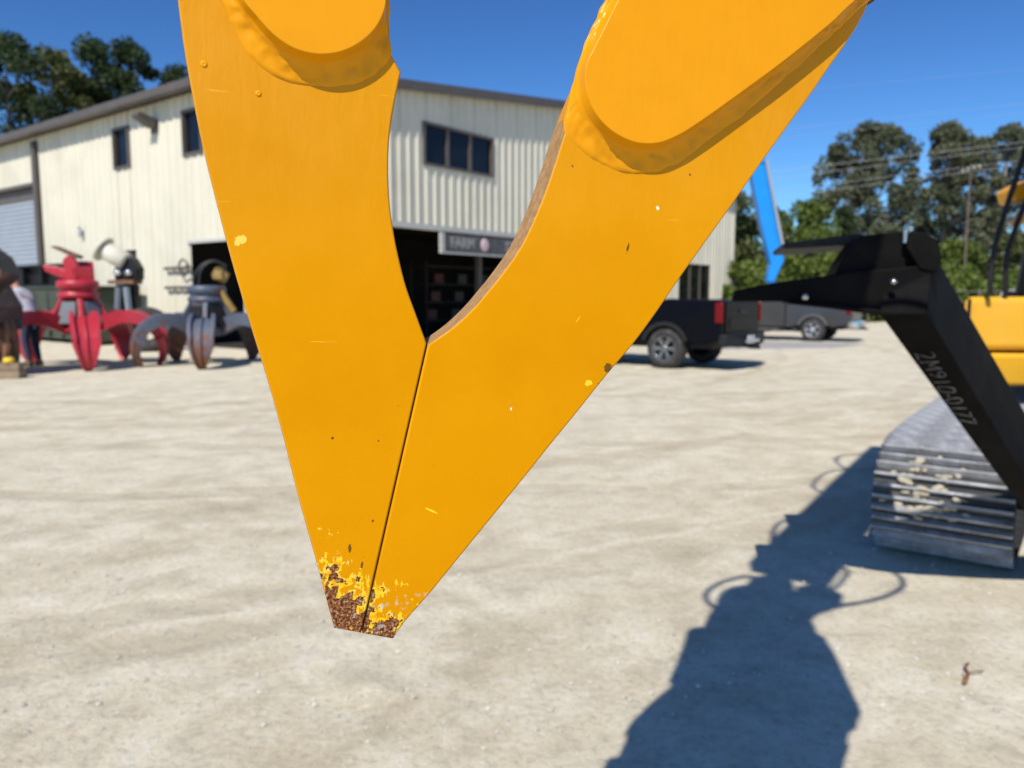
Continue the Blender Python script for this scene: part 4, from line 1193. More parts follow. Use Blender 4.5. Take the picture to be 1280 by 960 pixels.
tim = MB(); tim.box((0, 0, 0.07), (0.9, 0.30, 0.14)); tim.box((0.02, 0.0, 0.215), (0.8, 0.22, 0.13), rz(0.05))
to = tim.build('timber_blocks', M_wood, None, 0.01); to.location = (-9.45, 14.40, 0); to.rotation_euler = (0, 0, 0.1)
tag(to, 'two stacked timber blocks on the ground in front of the dark closed grapple', 'timber')
yc = MB(); yc.lathe([(0.0, 0.10), (0.07, 0.10), (0.10, 0.06), (0.10, 0.0), (0.0, 0.0)], 14); yo = yc.build('yellow_cap', plain('bright_yellow_cap', (0.75, 0.50, 0.03), 0.5)); yo.location = (-9.22, 14.40, 0.283)
tag(yo, 'small bright yellow cap resting on the timber blocks', 'cap')

# ---------------------------------------------------------------- person stooping beside the dark grapple
per = thing('person', 'person in pale grey shirt and navy trousers stooping between dark and red grapples', 'person', (-10.30, 16.9, 0), R(165))
per.scale = (1.05, 1.05, 1.05)
def skinned(name, joints, bones, mat, parent, sub=2):
    """joints: {name: (pos, radius)}; a continuous limb surface grown on connected edges"""
    names = list(joints)
    me = bpy.data.meshes.new(name)
    me.from_pydata([joints[k][0] for k in names], [(names.index(a), names.index(b)) for a, b in bones], [])
    o = bpy.data.objects.new(name, me); COL.objects.link(o)
    sk = o.modifiers.new('skin', 'SKIN'); sk.use_smooth_shade = True
    ss = o.modifiers.new('sub', 'SUBSURF'); ss.levels = ss.render_levels = sub
    lay = me.skin_vertices[0].data if me.skin_vertices else None
    if lay is None:
        bm = bmesh.new(); bm.from_mesh(me); bm.verts.layers.skin.verify(); bm.to_mesh(me); bm.free(); lay = me.skin_vertices[0].data
    for i, k in enumerate(names):
        r = joints[k][1]
        lay[i].radius = r if isinstance(r, tuple) else (r, r)
    lay[0].use_root = True
    me.materials.append(mat)
    o.parent = parent
    return o
# faces local -Y... body leans forward (local +X is ahead)
J = {'pelvis': ((0, 0, 1.00), (0.17, 0.13)), 'spine': ((0.06, 0, 1.18), (0.16, 0.12)), 'chest': ((0.18, 0, 1.42), (0.19, 0.13)), 'neckb': ((0.27, 0, 1.56), (0.09, 0.08)), 'neck': ((0.31, 0, 1.62), 0.06), 'head1': ((0.35, 0, 1.70), (0.085, 0.095)), 'head2': ((0.38, 0, 1.80), (0.085, 0.10)), 'head3': ((0.39, 0, 1.87), 0.06), 'nose': ((0.47, 0, 1.75), 0.022)}
B = [('pelvis', 'spine'), ('spine', 'chest'), ('chest', 'neckb'), ('neckb', 'neck'), ('neck', 'head1'), ('head1', 'head2'), ('head2', 'head3'), ('head1', 'nose')]
for s, q in ((1, 'l'), (-1, 'r')):
    J.update({'hip' + q: ((0, 0.10 * s, 0.93), 0.10), 'knee' + q: ((0.05, 0.12 * s, 0.50), 0.07), 'ankle' + q: ((-0.04, 0.12 * s, 0.09), 0.045), 'toe' + q: ((0.14, 0.13 * s, 0.04), 0.04),
              'sh' + q: ((0.22, 0.19 * s, 1.48), 0.065), 'el' + q: ((0.30, 0.25 * s, 1.20), 0.048), 'wr' + q: ((0.50, 0.20 * s, 1.06), 0.032), 'palm' + q: ((0.57, 0.19 * s, 1.03), (0.035, 0.02))})
    B += [('pelvis', 'hip' + q), ('hip' + q, 'knee' + q), ('knee' + q, 'ankle' + q), ('ankle' + q, 'toe' + q), ('chest', 'sh' + q), ('sh' + q, 'el' + q), ('el' + q, 'wr' + q), ('wr' + q, 'palm' + q)]
    for f in range(4):
        J['f%d%s' % (f, q)] = ((0.63, 0.19 * s + (f - 1.5) * 0.018, 1.00 - 0.01 * f), 0.010); J['g%d%s' % (f, q)] = ((0.655, 0.19 * s + (f - 1.5) * 0.018, 0.965 - 0.006 * f), 0.008)
        B += [('palm' + q, 'f%d%s' % (f, q)), ('f%d%s' % (f, q), 'g%d%s' % (f, q))]
    J['t' + q] = ((0.57, 0.145 * s, 1.00), 0.010); B.append(('palm' + q, 't' + q))
M_skin = plain('skin', (0.48, 0.26, 0.18), 0.55, 0, 0.08, 10)
bodyo = skinned('body', J, B, M_skin, per)
def scaled(keys, k):
    return {q: (J[q][0], tuple(v * k for v in J[q][1]) if isinstance(J[q][1], tuple) else J[q][1] * k) for q in keys}
M_shirt = plain('pale_grey_shirt', (0.56, 0.59, 0.66), 0.85, 0, 0.1, 8)
M_navy = plain('navy_trousers', (0.03, 0.04, 0.08), 0.85, 0, 0.2, 9)
ks = ['spine', 'pelvis', 'chest', 'neckb', 'shl', 'ell', 'shr', 'elr']
skinned('shirt', scaled(ks, 1.16), [b for b in B if b[0] in ks and b[1] in ks], M_shirt, per)
kt = ['pelvis', 'hipl', 'kneel', 'anklel', 'hipr', 'kneer', 'ankler']
skinned('trousers', scaled(kt, 1.14), [b for b in B if b[0] in kt and b[1] in kt], M_navy, per)
m = MB(); m.lathe([(0.11, -0.02), (0.108, 0.05), (0.07, 0.10), (0.0, 0.115)], 16, Matrix.Translation((0.38, 0, 1.82))); m.prism([(0.0, -0.08), (0.17, -0.05), (0.17, 0.05), (0.0, 0.08)], lambda a, b, w: (0.40 + a, b, w), 1.80, 1.815); m.build('cap', plain('dark_cap', (0.03, 0.03, 0.035), 0.8), per)
for s in (1, -1):
    m = MB(); m.prism([(-0.10, 0.0), (0.18, 0.0), (0.19, 0.05), (0.08, 0.10), (-0.10, 0.12)], lambda a, b, w: (a, 0.125 * s + w, b), -0.05, 0.05); m.build('boot', plain('brown_boot', (0.09, 0.055, 0.03), 0.7), per, 0.025, 3)

# ---------------------------------------------------------------- clutter along the wall
M_green = plain('dark_green_paint', (0.042, 0.055, 0.036), 0.55, 0, 0.15, 3, dirt=(0.10, 0.11, 0.08), dirt_amt=0.3)
dm = thing('dumpster', 'dark green steel dumpster against the cream wall behind the red grapple', 'dumpster', BC + wpt('L', 9.7, 0, 1.0), math.atan2(LD.y, LD.x) + math.pi)
dm.scale = (2.35, 1.0, 1.08)
m = MB(); m.prism([(-0.62, 0.12), (0.62, 0.12), (0.70, 1.60), (-0.70, 1.60)], lambda a, b, w: (w, a, b), -1.35, 1.35); m.build('bin', M_green, dm, 0.02)
for k in range(7):
    m = MB(); m.box((-1.2 + 0.4 * k, -0.68, 0.85), (0.07, 0.08, 1.4)); m.build('rib', M_green, dm, 0.01)
m = MB(); m.box((0, 0, 1.64), (2.8, 1.5, 0.07)); m.build('lid', M_green, dm, 0.02)
m = MB(); m.box((-0.85, -0.727, 1.0), (0.22, 0.012, 0.36)); m.build('sticker', plain('white_sticker', (0.75, 0.75, 0.72), 0.6), dm)
m = MB(); m.box((-1.25, -0.735, 1.25), (0.10, 0.012, 0.5)); m.build('sticker', plain('yellow_sticker', (0.6, 0.48, 0.06), 0.6), dm)
for a in (-1.2, 1.2):
    m = MB(); m.box((a, 0, 0.06), (0.15, 1.1, 0.12)); m.build('skid', M_green, dm)
bb = thing('steel_beam', 'long black steel beam lying on top of the green dumpster', 'beam', BC + wpt('L', 11.6, 1.812, 1.0), math.atan2(LD.y, LD.x) + math.pi)
bb.scale = (1.9, 1, 1.5)
m = MB(); m.prism([(-0.30, 0), (0.30, 0), (0.30, 0.05), (0.07, 0.05), (0.07, 0.45), (0.30, 0.45), (0.30, 0.50), (-0.30, 0.50), (-0.30, 0.45), (-0.07, 0.45), (-0.07, 0.05), (-0.30, 0.05)], lambda a, b, w: (w, a, b), -1.5, 1.0); m.build('web', M_black, bb)
for w in (-1.3, -0.5, 0.3, 0.9):
    m = MB(); m.box((w, 0, 0.25), (0.04, 0.56, 0.395)); m.build('stiffener', M_black, bb)

mc = thing('hydraulic_head', 'black hydraulic machine head with tilted cream housing on a rusty plate', 'machine', (-10.85, 22.4, 0), R(0))
mc.scale = (1.15, 1.15, 1.06)
M_cream = plain('cream_enamel', (0.66, 0.63, 0.52), 0.5, 0, 0.08, 4, dirt=(0.35, 0.3, 0.22))
m = MB(); m.prism([(-0.35, 0), (0.35, 0), (0.30, 0.3), (0.24, 1.72), (-0.24, 1.72), (-0.30, 0.3)], lambda a, b, w: (a, w, b), -0.12, 0.12); m.build('column', M_black, mc, 0.02)
for a in (-0.17, 0.13):
    m = MB(); m.tube([Vector((a, -0.22, 0.75)), Vector((a * 0.6, -0.22, 1.65))], 0.085, 12); m.lathe([(0, -0.06), (0.12, -0.06), (0.12, 0.06), (0, 0.06)], 14, Matrix.Translation((a, -0.28, 0.72)) @ Matrix.Rotation(R(90), 4, 'X')); m.build('cylinder', M_steel if a > 0 else M_grey_panel, mc)
m = MB(); m.box((0.0, -0.1, 1.78), (0.62, 0.5, 0.10)); m.build('plate', M_brown, mc, 0.01)
m = MB(); m.prism([(-0.22, 1.83), (0.34, 1.83), (0.36, 2.15), (0.22, 2.42), (-0.06, 2.38), (-0.2, 2.15)], lambda a, b, w: (a, w, b), -0.2, 0.2); m.build('gearbox', M_black, mc, 0.04)
for a in (-0.10, 0.16):
    m = MB(); m.lathe([(0, 0.0), (0.06, 0.0), (0.08, 0.03), (0.08, 0.08), (0, 0.08)], 14, Matrix.Translation((a, -0.20, 2.02)) @ Matrix.Rotation(R(90), 4, 'X')); m.build('fitting', M_chrome, mc)
MTt = Matrix.Translation((-0.02, -0.12, 2.36)) @ Matrix.Rotation(R(-58), 4, 'Y')
m = MB(); m.lathe([(0, -0.10), (0.20, -0.10), (0.24, -0.06), (0.24, 0.46), (0.21, 0.50), (0, 0.50)], 20, MTt); m.build('housing', M_cream, mc)
m = MB(); m.lathe([(0, 0.50), (0.33, 0.50), (0.35, 0.52), (0.35, 0.56), (0.33, 0.58), (0, 0.58)], 20, MTt); m.build('flange', M_cream, mc)
ty = MB(); ty.lathe([(0.24, -0.09), (0.42, -0.12), (0.47, -0.08), (0.48, 0.0), (0.47, 0.08), (0.42, 0.12), (0.24, 0.09), (0.22, 0.0), (0.24, -0.09)], 32, Matrix.Translation((0, 0, 0.43)) @ Matrix.Rotation(R(22), 4, 'Z') @ Matrix.Rotation(R(68), 4, 'X'))
tyo = ty.build('tyre', M_rubber); tyo.location = (-10.0, 21.6, 0); tyo.scale = (1.35, 1.35, 1.35)
tag(tyo, 'loose black tyre leaning near the wall between red and grey grapples', 'tyre')

# ---------------------------------------------------------------- pickups
def wheel_parts(root, x, y, r, w, rim_m, spokes):
    s = 1 if y > 0 else -1
    M0 = Matrix.Translation((x, y, r)) @ Matrix.Rotation(R(-90 * s), 4, 'X')
    m = MB(); m.lathe([(r * 0.60, -w / 2), (r * 0.80, -w / 2 - 0.01), (r * 0.95, -w * 0.42), (r, -w * 0.30), (r, w * 0.30), (r * 0.95, w * 0.42), (r * 0.80, w / 2 + 0.01), (r * 0.62, w / 2), (r * 0.60, w * 0.3), (r * 0.60, -w / 2)], 32, M0)
    tyre = m.build('wheel', M_rubber, root)
    m = MB(); m.lathe([(r * 0.62, w * 0.44), (r * 0.57, w * 0.42), (r * 0.55, w * 0.1), (0.0, w * 0.05)], 32, M0); m.build('rim', plain('dark_rim', (0.08, 0.08, 0.085), 0.35, 0.8), tyre)
    m = MB(); m.lathe([(r * 0.625, w * 0.47), (r * 0.60, w * 0.50), (r * 0.56, w * 0.46), (r * 0.55, w * 0.2)], 32, M0)
    for k in range(spokes):
        a = 2 * math.pi * k / spokes
        for da in (-0.13, 0.13):
            p0 = Vector((math.cos(a + da * 0.5) * r * 0.12, math.sin(a + da * 0.5) * r * 0.12, w * 0.40)); p1 = Vector((math.cos(a + da) * r * 0.58, math.sin(a + da) * r * 0.58, w * 0.43))
            Rm = frame_between(p0, p1); c = (p0 + p1) / 2
            mm = MB(); mm.box(c, ((p1 - p0).length, r * 0.075, w * 0.12), Rm)
            m.add([M0 @ Vector(q) for q in mm.v], mm.f)
    m.lathe([(0, w * 0.50), (r * 0.11, w * 0.48), (r * 0.16, w * 0.42), (r * 0.16, w * 0.2)], 16, M0)
    m.build('spokes', rim_m, tyre)
def pickup(label, loc, rot, paint, lower, rim_m, spokes, scale=1.0, bumper=None, cover=True):
    t = thing('pickup_truck', label, 'pickup truck', loc, rot, 'pickups parked in the yard')
    t.scale = (scale,) * 3
    HW = 1.0
    XR, XF, RW = -1.75, 1.98, 0.42
    def arch(xc, r=0.53, z0=0.48):
        return [(xc + r * math.cos(a), 0.42 + r * math.sin(a)) for a in [math.pi - i * math.pi / 10 for i in range(11)]]
    rear = arch(XR); front = arch(XF)
    rear = [p for p in rear if p[1] > 0.5]; front = [p for p in front if p[1] > 0.5]
    # bed sides
    bed = [(-2.98, 0.62), (-2.42, 0.52)] + rear + [(-0.95, 0.5), (-0.78, 0.5), (-0.78, 1.44), (-2.98, 1.42)]
    for s in (1, -1):
        m = MB(); m.prism(bed, lambda a, b, w: (a, w * s - (0.05 * s if b > 1.2 else 0), b), HW - 0.16, HW); m.build('bedside', paint, t, 0.045, 3)
        # wheel arch moulding
        m = MB(); ar = arch(XR, 0.56); ai = arch(XR, 0.47); pts = [p for p in ar if p[1] > 0.48]; pti = [p for p in ai if p[1] > 0.48]
        m.prism(pts + pti[::-1], lambda a, b, w: (a, w * s, b), HW - 0.05, HW + 0.035); m.build('arch_moulding', lower, t, 0.012)
        m = MB(); ar = arch(XF, 0.56); ai = arch(XF, 0.47); pts = [p for p in ar if p[1] > 0.48]; pti = [p for p in ai if p[1] > 0.48]
        m.prism(pts + pti[::-1], lambda a, b, w: (a, w * s, b), HW - 0.05, HW + 0.035); m.build('arch_moulding', lower, t, 0.012)
        m = MB(); m.box((-2.93, 0.968 * s, 1.17), (0.17, 0.07, 0.42)); m.build('tail_light', M_tail, t, 0.03, 2)
        m = MB(); m.box((2.93, 0.80 * s, 1.05), (0.1, 0.3, 0.2)); m.build('headlight', M_chrome, t, 0.03)
        m = MB(); m.box((1.05, 1.12 * s, 1.42), (0.14, 0.22, 0.26)); m.box((1.1, 1.02 * s, 1.36), (0.05, 0.12, 0.05)); m.build('mirror', lower, t, 0.03)
        m = MB(); m.box((0.7, 0.98 * s, 0.42), (2.6, 0.16, 0.06)); m.build('step_bar', lower, t, 0.02)
    m = MB(); m.box((-1.87, 0, 0.80), (2.2, 1.72, 0.10)); m.build('bed_floor', M_black, t)
    if cover:
        m = MB(); m.box((-1.87, 0, 1.40), (2.14, 1.70, 0.04)); m.build('bed_cover', M_rubber, t, 0.01)
    # tailgate with recess and handle
    m = MB(); m.prism([(-0.82, 0.72), (0.82, 0.72), (0.82, 1.40), (-0.82, 1.40)], lambda a, b, w: (w, a, b), -3.01, -2.93); tg = m.build('tailgate', paint, t, 0.02, 2)
    m = MB(); m.box((-3.02, 0, 1.20), (0.03, 0.36, 0.10)); m.build('handle', M_black, tg, 0.01)
    m = MB(); m.box((-3.017, 0, 0.95), (0.014, 1.3, 0.24)); m.build('panel', paint, tg, 0.005)
    # cab and hood
    cabp = [(-0.76, 0.5)] + [(1.38, 0.5)] + front + [(2.55, 0.5), (2.92, 0.55), (2.97, 0.9), (2.90, 1.20), (2.6, 1.27), (1.35, 1.36), (-0.76, 1.40)]
    m = MB(); m.prism(cabp, lambda a, b, w: (a, w, b), -HW, HW); cb_ = m.build('cab_body', paint, t, 0.05, 3)
    gh = MB()
    for (z, xa, xb, hw) in ():
        pass
    lo = [(-0.74, 1.38), (1.32, 1.34)]
    V = [(-0.74, -0.94, 1.38), (1.35, -0.94, 1.33), (1.35, 0.94, 1.33), (-0.74, 0.94, 1.38), (-0.58, -0.72, 1.88), (0.55, -0.72, 1.88), (0.55, 0.72, 1.88), (-0.58, 0.72, 1.88)]
    gh.hexa(V[:4], V[4:]); gh.build('greenhouse', paint, t, 0.05, 3)
    def pane(a, b, c, d, ins, off):
        P = [Vector(V[i]) for i in (a, b, c, d)]; c0 = sum(P, Vector()) / 4
        nn = (P[1] - P[0]).cross(P[2] - P[0]).normalized()
        if nn.dot(c0 - Vector((0.2, 0, 1.6))) < 0: nn = -nn
        Pi = [c0 + (p - c0) * ins for p in P]
        mm = MB(); mm.hexa([p - nn * 0.01 for p in Pi], [p + nn * off for p in Pi]); mm.build('window_pane', M_glass, t)
    pane(0, 1, 5, 4, 0.84, 0.006); pane(2, 3, 7, 6, 0.84, 0.006); pane(0, 3, 7, 4, 0.84, 0.006); pane(1, 2, 6, 5, 0.88, 0.006)
    # bumper, hitch, plate, exhaust, underbody
    m = MB(); m.prism([(-0.99, 0.52), (-0.99, 0.74), (-0.3, 0.76), (0.3, 0.76), (0.99, 0.74), (0.99, 0.52), (0.5, 0.47), (-0.5, 0.47)], lambda a, b, w: (w + 0.10 * (abs(a) > 0.9), a, b), -3.20, -3.02); m.build('rear_bumper', bumper or lower, t, 0.03, 2)
    m = MB(); m.box((-3.205, 0, 0.62), (0.02, 0.32, 0.16)); m.build('number_plate', plain('plate_white', (0.6, 0.6, 0.58), 0.5), t)
    for a in (0.22, -0.22, -0.36):
        m = MB(); m.lathe([(0, 0.02), (0.04, 0.02), (0.05, 0)], 10, Matrix.Translation((-3.205, a, 0.60)) @ Matrix.Rotation(R(-90), 4, 'Y')); m.build('bumper_lamp', M_chrome, t)
    m = MB(); m.tube([Vector((-3.1, -0.7, 0.44)), Vector((-2.2, -0.7, 0.46))], 0.05, 10); m.build('exhaust', M_steel, t)
    m = MB(); m.box((0, 0, 0.50), (5.4, 1.5, 0.14)); m.box((-1.75, 0, 0.42), (0.12, 1.6, 0.12)); m.lathe([(0, -0.16), (0.14, -0.12), (0.17, 0), (0.14, 0.12), (0, 0.16)], 14, Matrix.Translation((-1.75, 0, 0.42))); m.build('chassis', M_black, t)
    m = MB(); m.box((-3.28, 0, 0.46), (0.22, 0.07, 0.07)); m.build('tow_hitch', M_black, t)
    for x in (XR, XF):
        for y in (0.86, -0.86):
            wheel_parts(t, x, y, RW, 0.28, rim_m, spokes)
    return t
def tail_mat():
    t = NT('red_lens'); t.base((0.15, 0.002, 0.005)); t.set(Roughness=0.2, Specular_IOR_Level=0.25); return t.mat
M_tail = tail_mat()
M_blkpaint = plain('black_car_paint', (0.004, 0.004, 0.006), 0.25, 0, 0.1, 2, spec=0.07)
M_blkplastic = plain('black_plastic_trim', (0.02, 0.02, 0.021), 0.55, 0, 0.15, 8, spec=0.15)
M_greypaint = plain('dark_grey_car_paint', (0.055, 0.053, 0.05), 0.28, 0.2, 0.1, 2, coat=0.2)
M_whitepaint = plain('white_car_paint', (0.72, 0.72, 0.70), 0.3, 0, 0.04, 2, coat=0.5)
M_greyplastic = plain('grey_plastic_trim', (0.09, 0.09, 0.09), 0.6)
pickup('glossy black pickup with red tail light and dark multi-spoke wheels', (2.42, 18.2, 0), R(141), M_blkpaint, M_blkplastic, plain('graphite_alloy', (0.30, 0.30, 0.31), 0.25, 0.9), 6)
pickup('dark grey pickup with bright alloy wheels parked behind the black steel arm', (9.13, 27.8, 0), R(145), M_greypaint, M_greyplastic, plain('silver_alloy', (0.62, 0.62, 0.62), 0.3, 0.8), 5, 0.93, M_chrome, False)
pickup('far-off white pickup seen past the excavator grab rails', (30.5, 47.5, 0), R(20), M_whitepaint, plain('red_brown_trim', (0.22, 0.09, 0.06), 0.6), plain('silver_alloy', (0.62, 0.62, 0.62), 0.3), 5, 1.0)

# ---------------------------------------------------------------- blue lift boom beyond the building
M_blue = plain('bright_blue_paint', (0.004, 0.25, 0.74), 0.4, 0, 0.06, 2, coat=0.3)
bl = thing('boom_lift', 'bright blue boom lift raised beyond the right end of the building', 'boom lift', (11.4, 34.4, 0))
def bseg(pix, name, mat, thick=0.5):
    mm = MB(); P = [at(x, y, 34.0) - Vector((11.4, 34.4, 0)) for x, y in pix]
    n = len(P); Bk = [p + Vector((0, thick, 0)) for p in P]
    mm.add(P + Bk, [tuple(range(n - 1, -1, -1)), tuple(range(n, 2 * n))] + [(i, (i + 1) % n, n + (i + 1) % n, n + i) for i in range(n)])
    return mm.build(name, mat, bl, 0.03)
bseg([(957, 203), (937, 203), (944, 240), (953, 285), (961, 318), (981, 318), (972, 270)], 'upper_boom', M_blue)
bseg([(926, 120), (946, 120), (958, 206), (936, 206)], 'telescopic_section', M_blue, 0.4)
bseg([(961, 318), (981, 318), (980, 326), (968, 352), (960, 352), (964, 330)], 'knuckle', M_blue)
for (a, b) in (((958, 200), (974, 285)), ((974, 285), (981, 318))):
    m = MB(); m.tube([at(*a, 33.9) - Vector((11.4, 34.4, 0)), at(*b, 33.9) - Vector((11.4, 34.4, 0))], 0.07, 8); m.build('cable_track', M_door_grey, bl)
m = MB(); m.tube([at(964, 350, 34.2) - Vector((11.4, 34.4, 0)), Vector((0.0, 0.0, 1.0))], 0.16, 10); m.build('lower_boom', M_blue, bl)
m = MB(); m.box((0, 0, 0.85), (2.6, 1.8, 0.6)); m.build('chassis', M_blue, bl, 0.06)
for a in (-0.95, 0.95):
    for b in (-0.95, 0.95):
        m = MB(); m.lathe([(0.2, -0.15), (0.42, -0.15), (0.46, -0.1), (0.46, 0.1), (0.42, 0.15), (0.0, 0.15)], 20, Matrix.Translation((a, b, 0.46)) @ Matrix.Rotation(R(90), 4, 'X')); m.build('wheel', M_rubber, bl)

# ---------------------------------------------------------------- trees
def tree(label, loc, h, crown_lo, rad, leaf, bark, seed, n_cl, n_leaf, leaf_size, name='tree', trunk_r=0.22, group=None, clump=1.0, shape='oval', bare=0.0):
    rt = random.Random(seed)
    t = thing(name, label, 'tree', loc, 0, group)
    tr = MB()
    lean = Vector((rt.uniform(-.04, .04), rt.uniform(-.04, .04), 0))
    path = [Vector((lean.x * z + 0.12 * math.sin(z * 0.7 + seed), lean.y * z, z)) for z in [h * 0.93 * i / 8 for i in range(9)]]
    tr.tube(path, [trunk_r * (1 - 0.9 * i / 8) for i in range(9)], 8)
    cl = []
    for k in range(n_cl):
        f = (k + rt.random()) / n_cl
        z = crown_lo + (h - crown_lo) * f
        if shape == 'oval': env = math.sqrt(max(0.05, 1 - (2 * (f - 0.48)) ** 2)) * rad
        elif shape == 'cone': env = rad * (1.05 - f) + 0.15
        else: env = rad * (0.75 + 0.4 * math.sin(f * 9 + seed)) * min(1, (1.15 - f) * 2.2)
        a = rt.uniform(0, 2 * math.pi)
        r_ = env * (rt.random() ** 0.55)
        cr = clump * rt.uniform(0.55, 1.15) * rad * 0.30
        base = path[min(8, max(1, int(8 * max(0.1, (z - r_ * 0.45)) / (h * 0.93))))]
        c = Vector((base.x + r_ * math.cos(a), base.y + r_ * math.sin(a), min(z, h - cr * 0.4)))
        cl.append((c, cr))
        mid = base.lerp(c, 0.55) + Vector((0, 0, -0.15 * r_))
        lr = trunk_r * 0.32 * (1 - 0.6 * f)
        tr.tube([base, mid, c], [lr, lr * 0.6, lr * 0.2], 5)
    tr.build('trunk', bark, t)
    lf = MB()
    V, fs = lf.v, lf.f
    per = n_leaf // n_cl
    for c, cr in cl:
        for k in range(per):
            d = Vector((rt.gauss(0, 1), rt.gauss(0, 1), rt.gauss(0, 0.75))).normalized() * cr * (rt.random() ** 0.42)
            p = c + d
            s = leaf_size * rt.uniform(0.6, 1.5)
            u = Vector((rt.gauss(0, 1), rt.gauss(0, 1), rt.gauss(0, 1))).normalized()
            w = u.cross(Vector((rt.gauss(0, 1), rt.gauss(0, 1), rt.gauss(0, 1)))).normalized()
            i = len(V)
            V += [tuple(p - u * s * 0.6), tuple(p + w * s * 0.35 + u * s * 0.05), tuple(p + u * s * 0.6), tuple(p - w * s * 0.35)]
            fs.append([i, i + 1, i + 2, i + 3])
    lf.s = [False] * len(fs); lf.m = [0] * len(fs)
    lf.build('crown', leaf, t, raw=True)
    return t
L_pine = make_leaf('pine_needles', (0.022, 0.046, 0.018), (0.075, 0.105, 0.035))
L_olive = make_leaf('olive_leaves', (0.055, 0.078, 0.024), (0.16, 0.17, 0.055))
L_lit = make_leaf('light_green_leaves', (0.075, 0.12, 0.020), (0.20, 0.245, 0.05))
L_dusty = make_leaf('dusty_green_leaves', (0.062, 0.080, 0.040), (0.19, 0.20, 0.11))
def T(px, ptop, Y): p = at(px, ptop, Y); return (p.x, p.y, 0), p.z
for (px, pt, Y, rad, lo, lf_, lab, sd, ncl, nl) in (
        (4, 52, 46, 3.2, 5.5, L_pine, 'tall dark pine at the top left corner beyond the roof', 11, 44, 8500),
        (62, 66, 48, 2.6, 6.0, L_olive, 'olive green tree over the roof, second from the left edge', 12, 40, 7500),
        (118, 52, 50, 3.0, 6.5, L_pine, 'broad dark pine over the roof, tallest of the left group', 13, 44, 8500),
        (166, 54, 50, 2.7, 7.0, L_pine, 'dark round-topped pine over the roof left of the yellow jaw', 14, 40, 8000),
        (212, 90, 52, 2.6, 7.0, L_pine, 'lower dark pine top beside the yellow jaw over the roof', 15, 34, 6500)):
    loc, h = T(px, pt, Y)
    tree(lab, loc, h, lo, rad, lf_, M_bark, sd, ncl, int(nl * 1.5), 0.20, 'pine_tree', 0.26, 'trees behind the building')
for (px, pt, Y, rad, lo, lf_, lab, sd, ncl, nl, sh_, clp) in (
        (1096, 156, 72, 5.2, 3.0, L_dusty, 'tall open-crowned tree with pale trunk above the black arm', 21, 190, 26000, 'oval', 0.58),
        (1180, 160, 70, 4.6, 2.4, L_dusty, 'tall ragged dark tree behind the utility pole', 22, 165, 22000, 'oval', 0.58),
        (1258, 158, 74, 5.0, 2.6, L_dusty, 'tall gappy tree behind the excavator grab rails', 23, 165, 22000, 'oval', 0.56),
        (1345, 170, 74, 4.4, 4.0, L_dusty, 'tall tree beyond the right edge behind the excavator', 24, 80, 8000, 'oval', 0.62)):
    loc, h = T(px, pt, Y)
    tree(lab, loc, h, lo, rad, lf_, M_bark_pale, sd, ncl, nl, 0.27, 'tall_tree', 0.34, 'tall trees beyond the yard', clp, sh_)
for (px, pt, Y, rad, lo, lf_, lab, sd, ncl, nl, sh_) in (
        (922, 246, 55, 2.5, 0.8, L_olive, 'dark green tree at the right corner of the building', 31, 34, 6500, 'oval'),
        (962, 262, 60, 2.6, 1.0, L_olive, 'green tree directly behind the blue boom', 32, 34, 6500, 'oval'),
        (1004, 256, 60, 3.0, 0.8, L_lit, 'yellowish green round tree between blue boom and black arm', 33, 38, 7500, 'oval'),
        (1052, 262, 62, 1.7, 1.0, L_pine, 'small dark conifer beside the yellowish round tree', 34, 26, 4200, 'cone'),
        (1085, 300, 62, 2.4, 0.6, L_olive, 'low olive tree under the tall open-crowned tree', 35, 26, 4500, 'oval'),
        (1135, 322, 60, 2.3, 0.4, L_pine, 'low dark tree right behind the arm knuckle', 36, 22, 3600, 'oval'),
        (1186, 305, 58, 2.5, 0.3, L_lit, 'bright green bushy tree right of the black arm knuckle', 37, 30, 5600, 'oval'),
        (1226, 312, 60, 2.4, 0.4, L_olive, 'green bushy tree left of the excavator grab rails', 38, 28, 4800, 'oval'),
        (1272, 300, 60, 2.6, 0.4, L_olive, 'green bushy tree behind the excavator cab', 39, 28, 4800, 'oval')):
    loc, h = T(px, pt, Y)
    tree(lab, loc, h, lo, rad, lf_, M_bark, sd, ncl, nl, 0.28, 'bushy_tree', 0.14, 'low trees along the yard edge', 1.15, sh_)
# scrub in front of them
for k, (px, pt, Y, wd) in enumerate(((935, 330, 46, 2.2), (985, 324, 47, 2.6), (1035, 322, 47, 2.6), (1090, 330, 48, 2.4), (1150, 342, 50, 2.4), (1205, 338, 50, 2.5), (1262, 345, 52, 2.6), (1330, 340, 54, 3.0))):
    loc, h = T(px, pt, Y)
    lab = ['leafy shrub at the corner of the building', 'leafy shrub below the blue boom', 'bright shrub left of the black arm beams', 'shrub hidden partly by the arm neck', 'shrub just right of the arm knuckle', 'shrub above the yellow excavator panel', 'shrub behind the grab rails', 'shrub beyond the right edge of the yard'][k]
    tree(lab, loc, h, 0.2, wd, L_lit, M_bark, 50 + k, 26, 5200, 0.24, 'shrub', 0.06, 'shrubs along the yard edge', 1.25, 'oval')

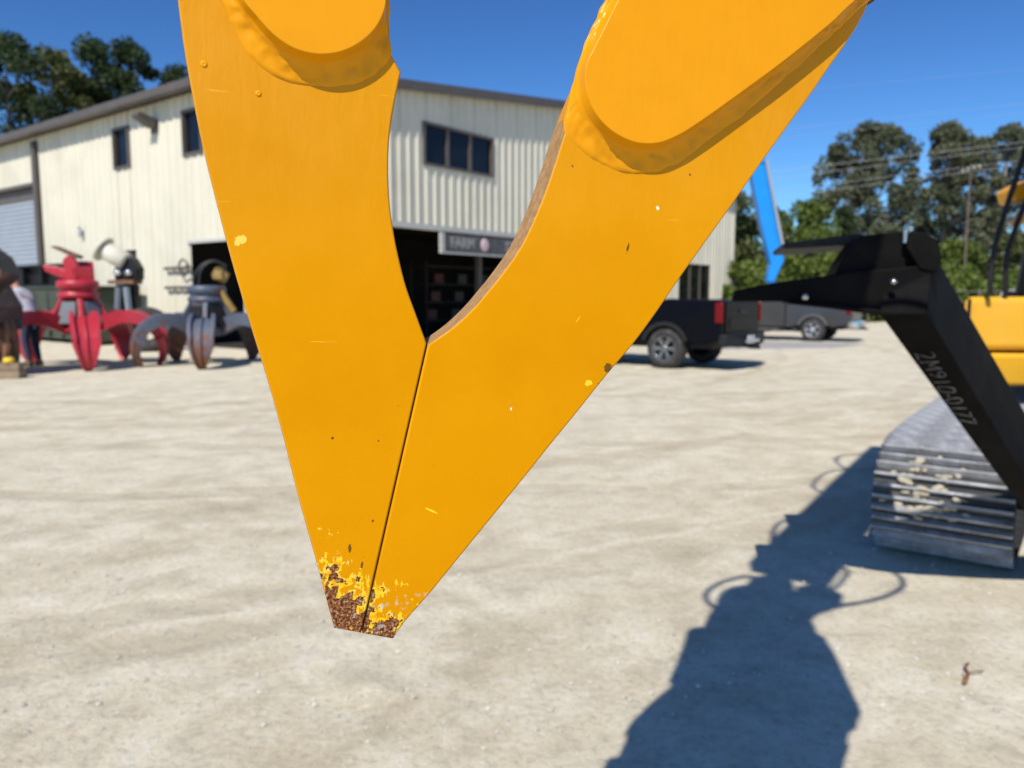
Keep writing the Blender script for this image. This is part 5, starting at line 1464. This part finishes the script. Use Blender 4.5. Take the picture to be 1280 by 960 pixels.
# ---------------------------------------------------------------- utility pole, wires, fence
up = thing('utility_pole', 'slim wooden utility pole with crossarm in front of the tall trees', 'utility pole', (at(1208, 300, 55).x, 55, 0))
hp = at(1208, 205, 55).z
m = MB(); m.tube([Vector((0, 0, 0)), Vector((0, 0, hp))], [0.075, 0.045], 10); m.build('pole', M_bark, up)
m = MB(); m.box((0, 0, hp - 0.45), (0.12, 2.2, 0.14)); m.build('crossarm', M_bark, up)
for b in (-1.0, -0.35, 0.35, 1.0):
    m = MB(); m.lathe([(0, 0), (0.05, 0), (0.07, 0.06), (0.05, 0.16), (0, 0.18)], 10, Matrix.Translation((0, b, hp - 0.38))); m.build('insulator', M_paletrim, up)
M_wire = plain('aluminium_wire', (0.42, 0.42, 0.42), 0.5, 0.3)
wires = (((900, 222, 60), (1208, 186, 55), 0.035, 'upper bare wire crossing the tall trees'), ((900, 232, 60), (1208, 193, 55), 0.028, 'second bare wire crossing the tall trees'),
         ((900, 246, 60), (1208, 209, 55), 0.032, 'third bare wire running to the crossarm of the pole'), ((900, 256, 60), (1208, 215, 55), 0.032, 'lowest bare wire running to the utility pole'),
         ((880, 172, 70), (1330, 124, 66), 0.022, 'thin high wire in the sky, lower of the upper pair'), ((880, 182, 70), (1330, 136, 66), 0.018, 'thin high wire just below its pair in the open sky'),
         ((860, 126, 70), (1330, 82, 66), 0.016, 'topmost faint wire in the sky at the right'))
for a, b, rr, lab in wires:
    A, B_ = at(*a), at(*b)
    d = B_ - A
    A2 = A - d * 0.8; B2 = B_ + d * 1.0
    pts = []
    for i in range(33):
        t_ = i / 32
        p = A2.lerp(B2, t_); pts.append(p)
    m = MB(); m.tube([p - A2 for p in pts], rr * 0.42, 6)
    o = m.build('power_line', M_wire); o.location = A2
    tag(o, lab, 'wire', 'power lines at the right')
fe = thing('pipe_fence', 'pale pipe rail fence in front of the shrubs at right', 'fence', (26, 44, 0))
for zz in (1.2, 1.75):
    m = MB(); m.tube([Vector((-12, 1, zz)), Vector((24, -1, zz))], 0.028, 8); m.build('rail', M_roof, fe)
for k in range(13):
    m = MB(); x = -12 + 3 * k; m.tube([Vector((x, 1 - 2 * (x + 18) / 42, 0)), Vector((x, 1 - 2 * (x + 18) / 42, 1.85))], 0.04, 8); m.build('post', M_roof, fe)
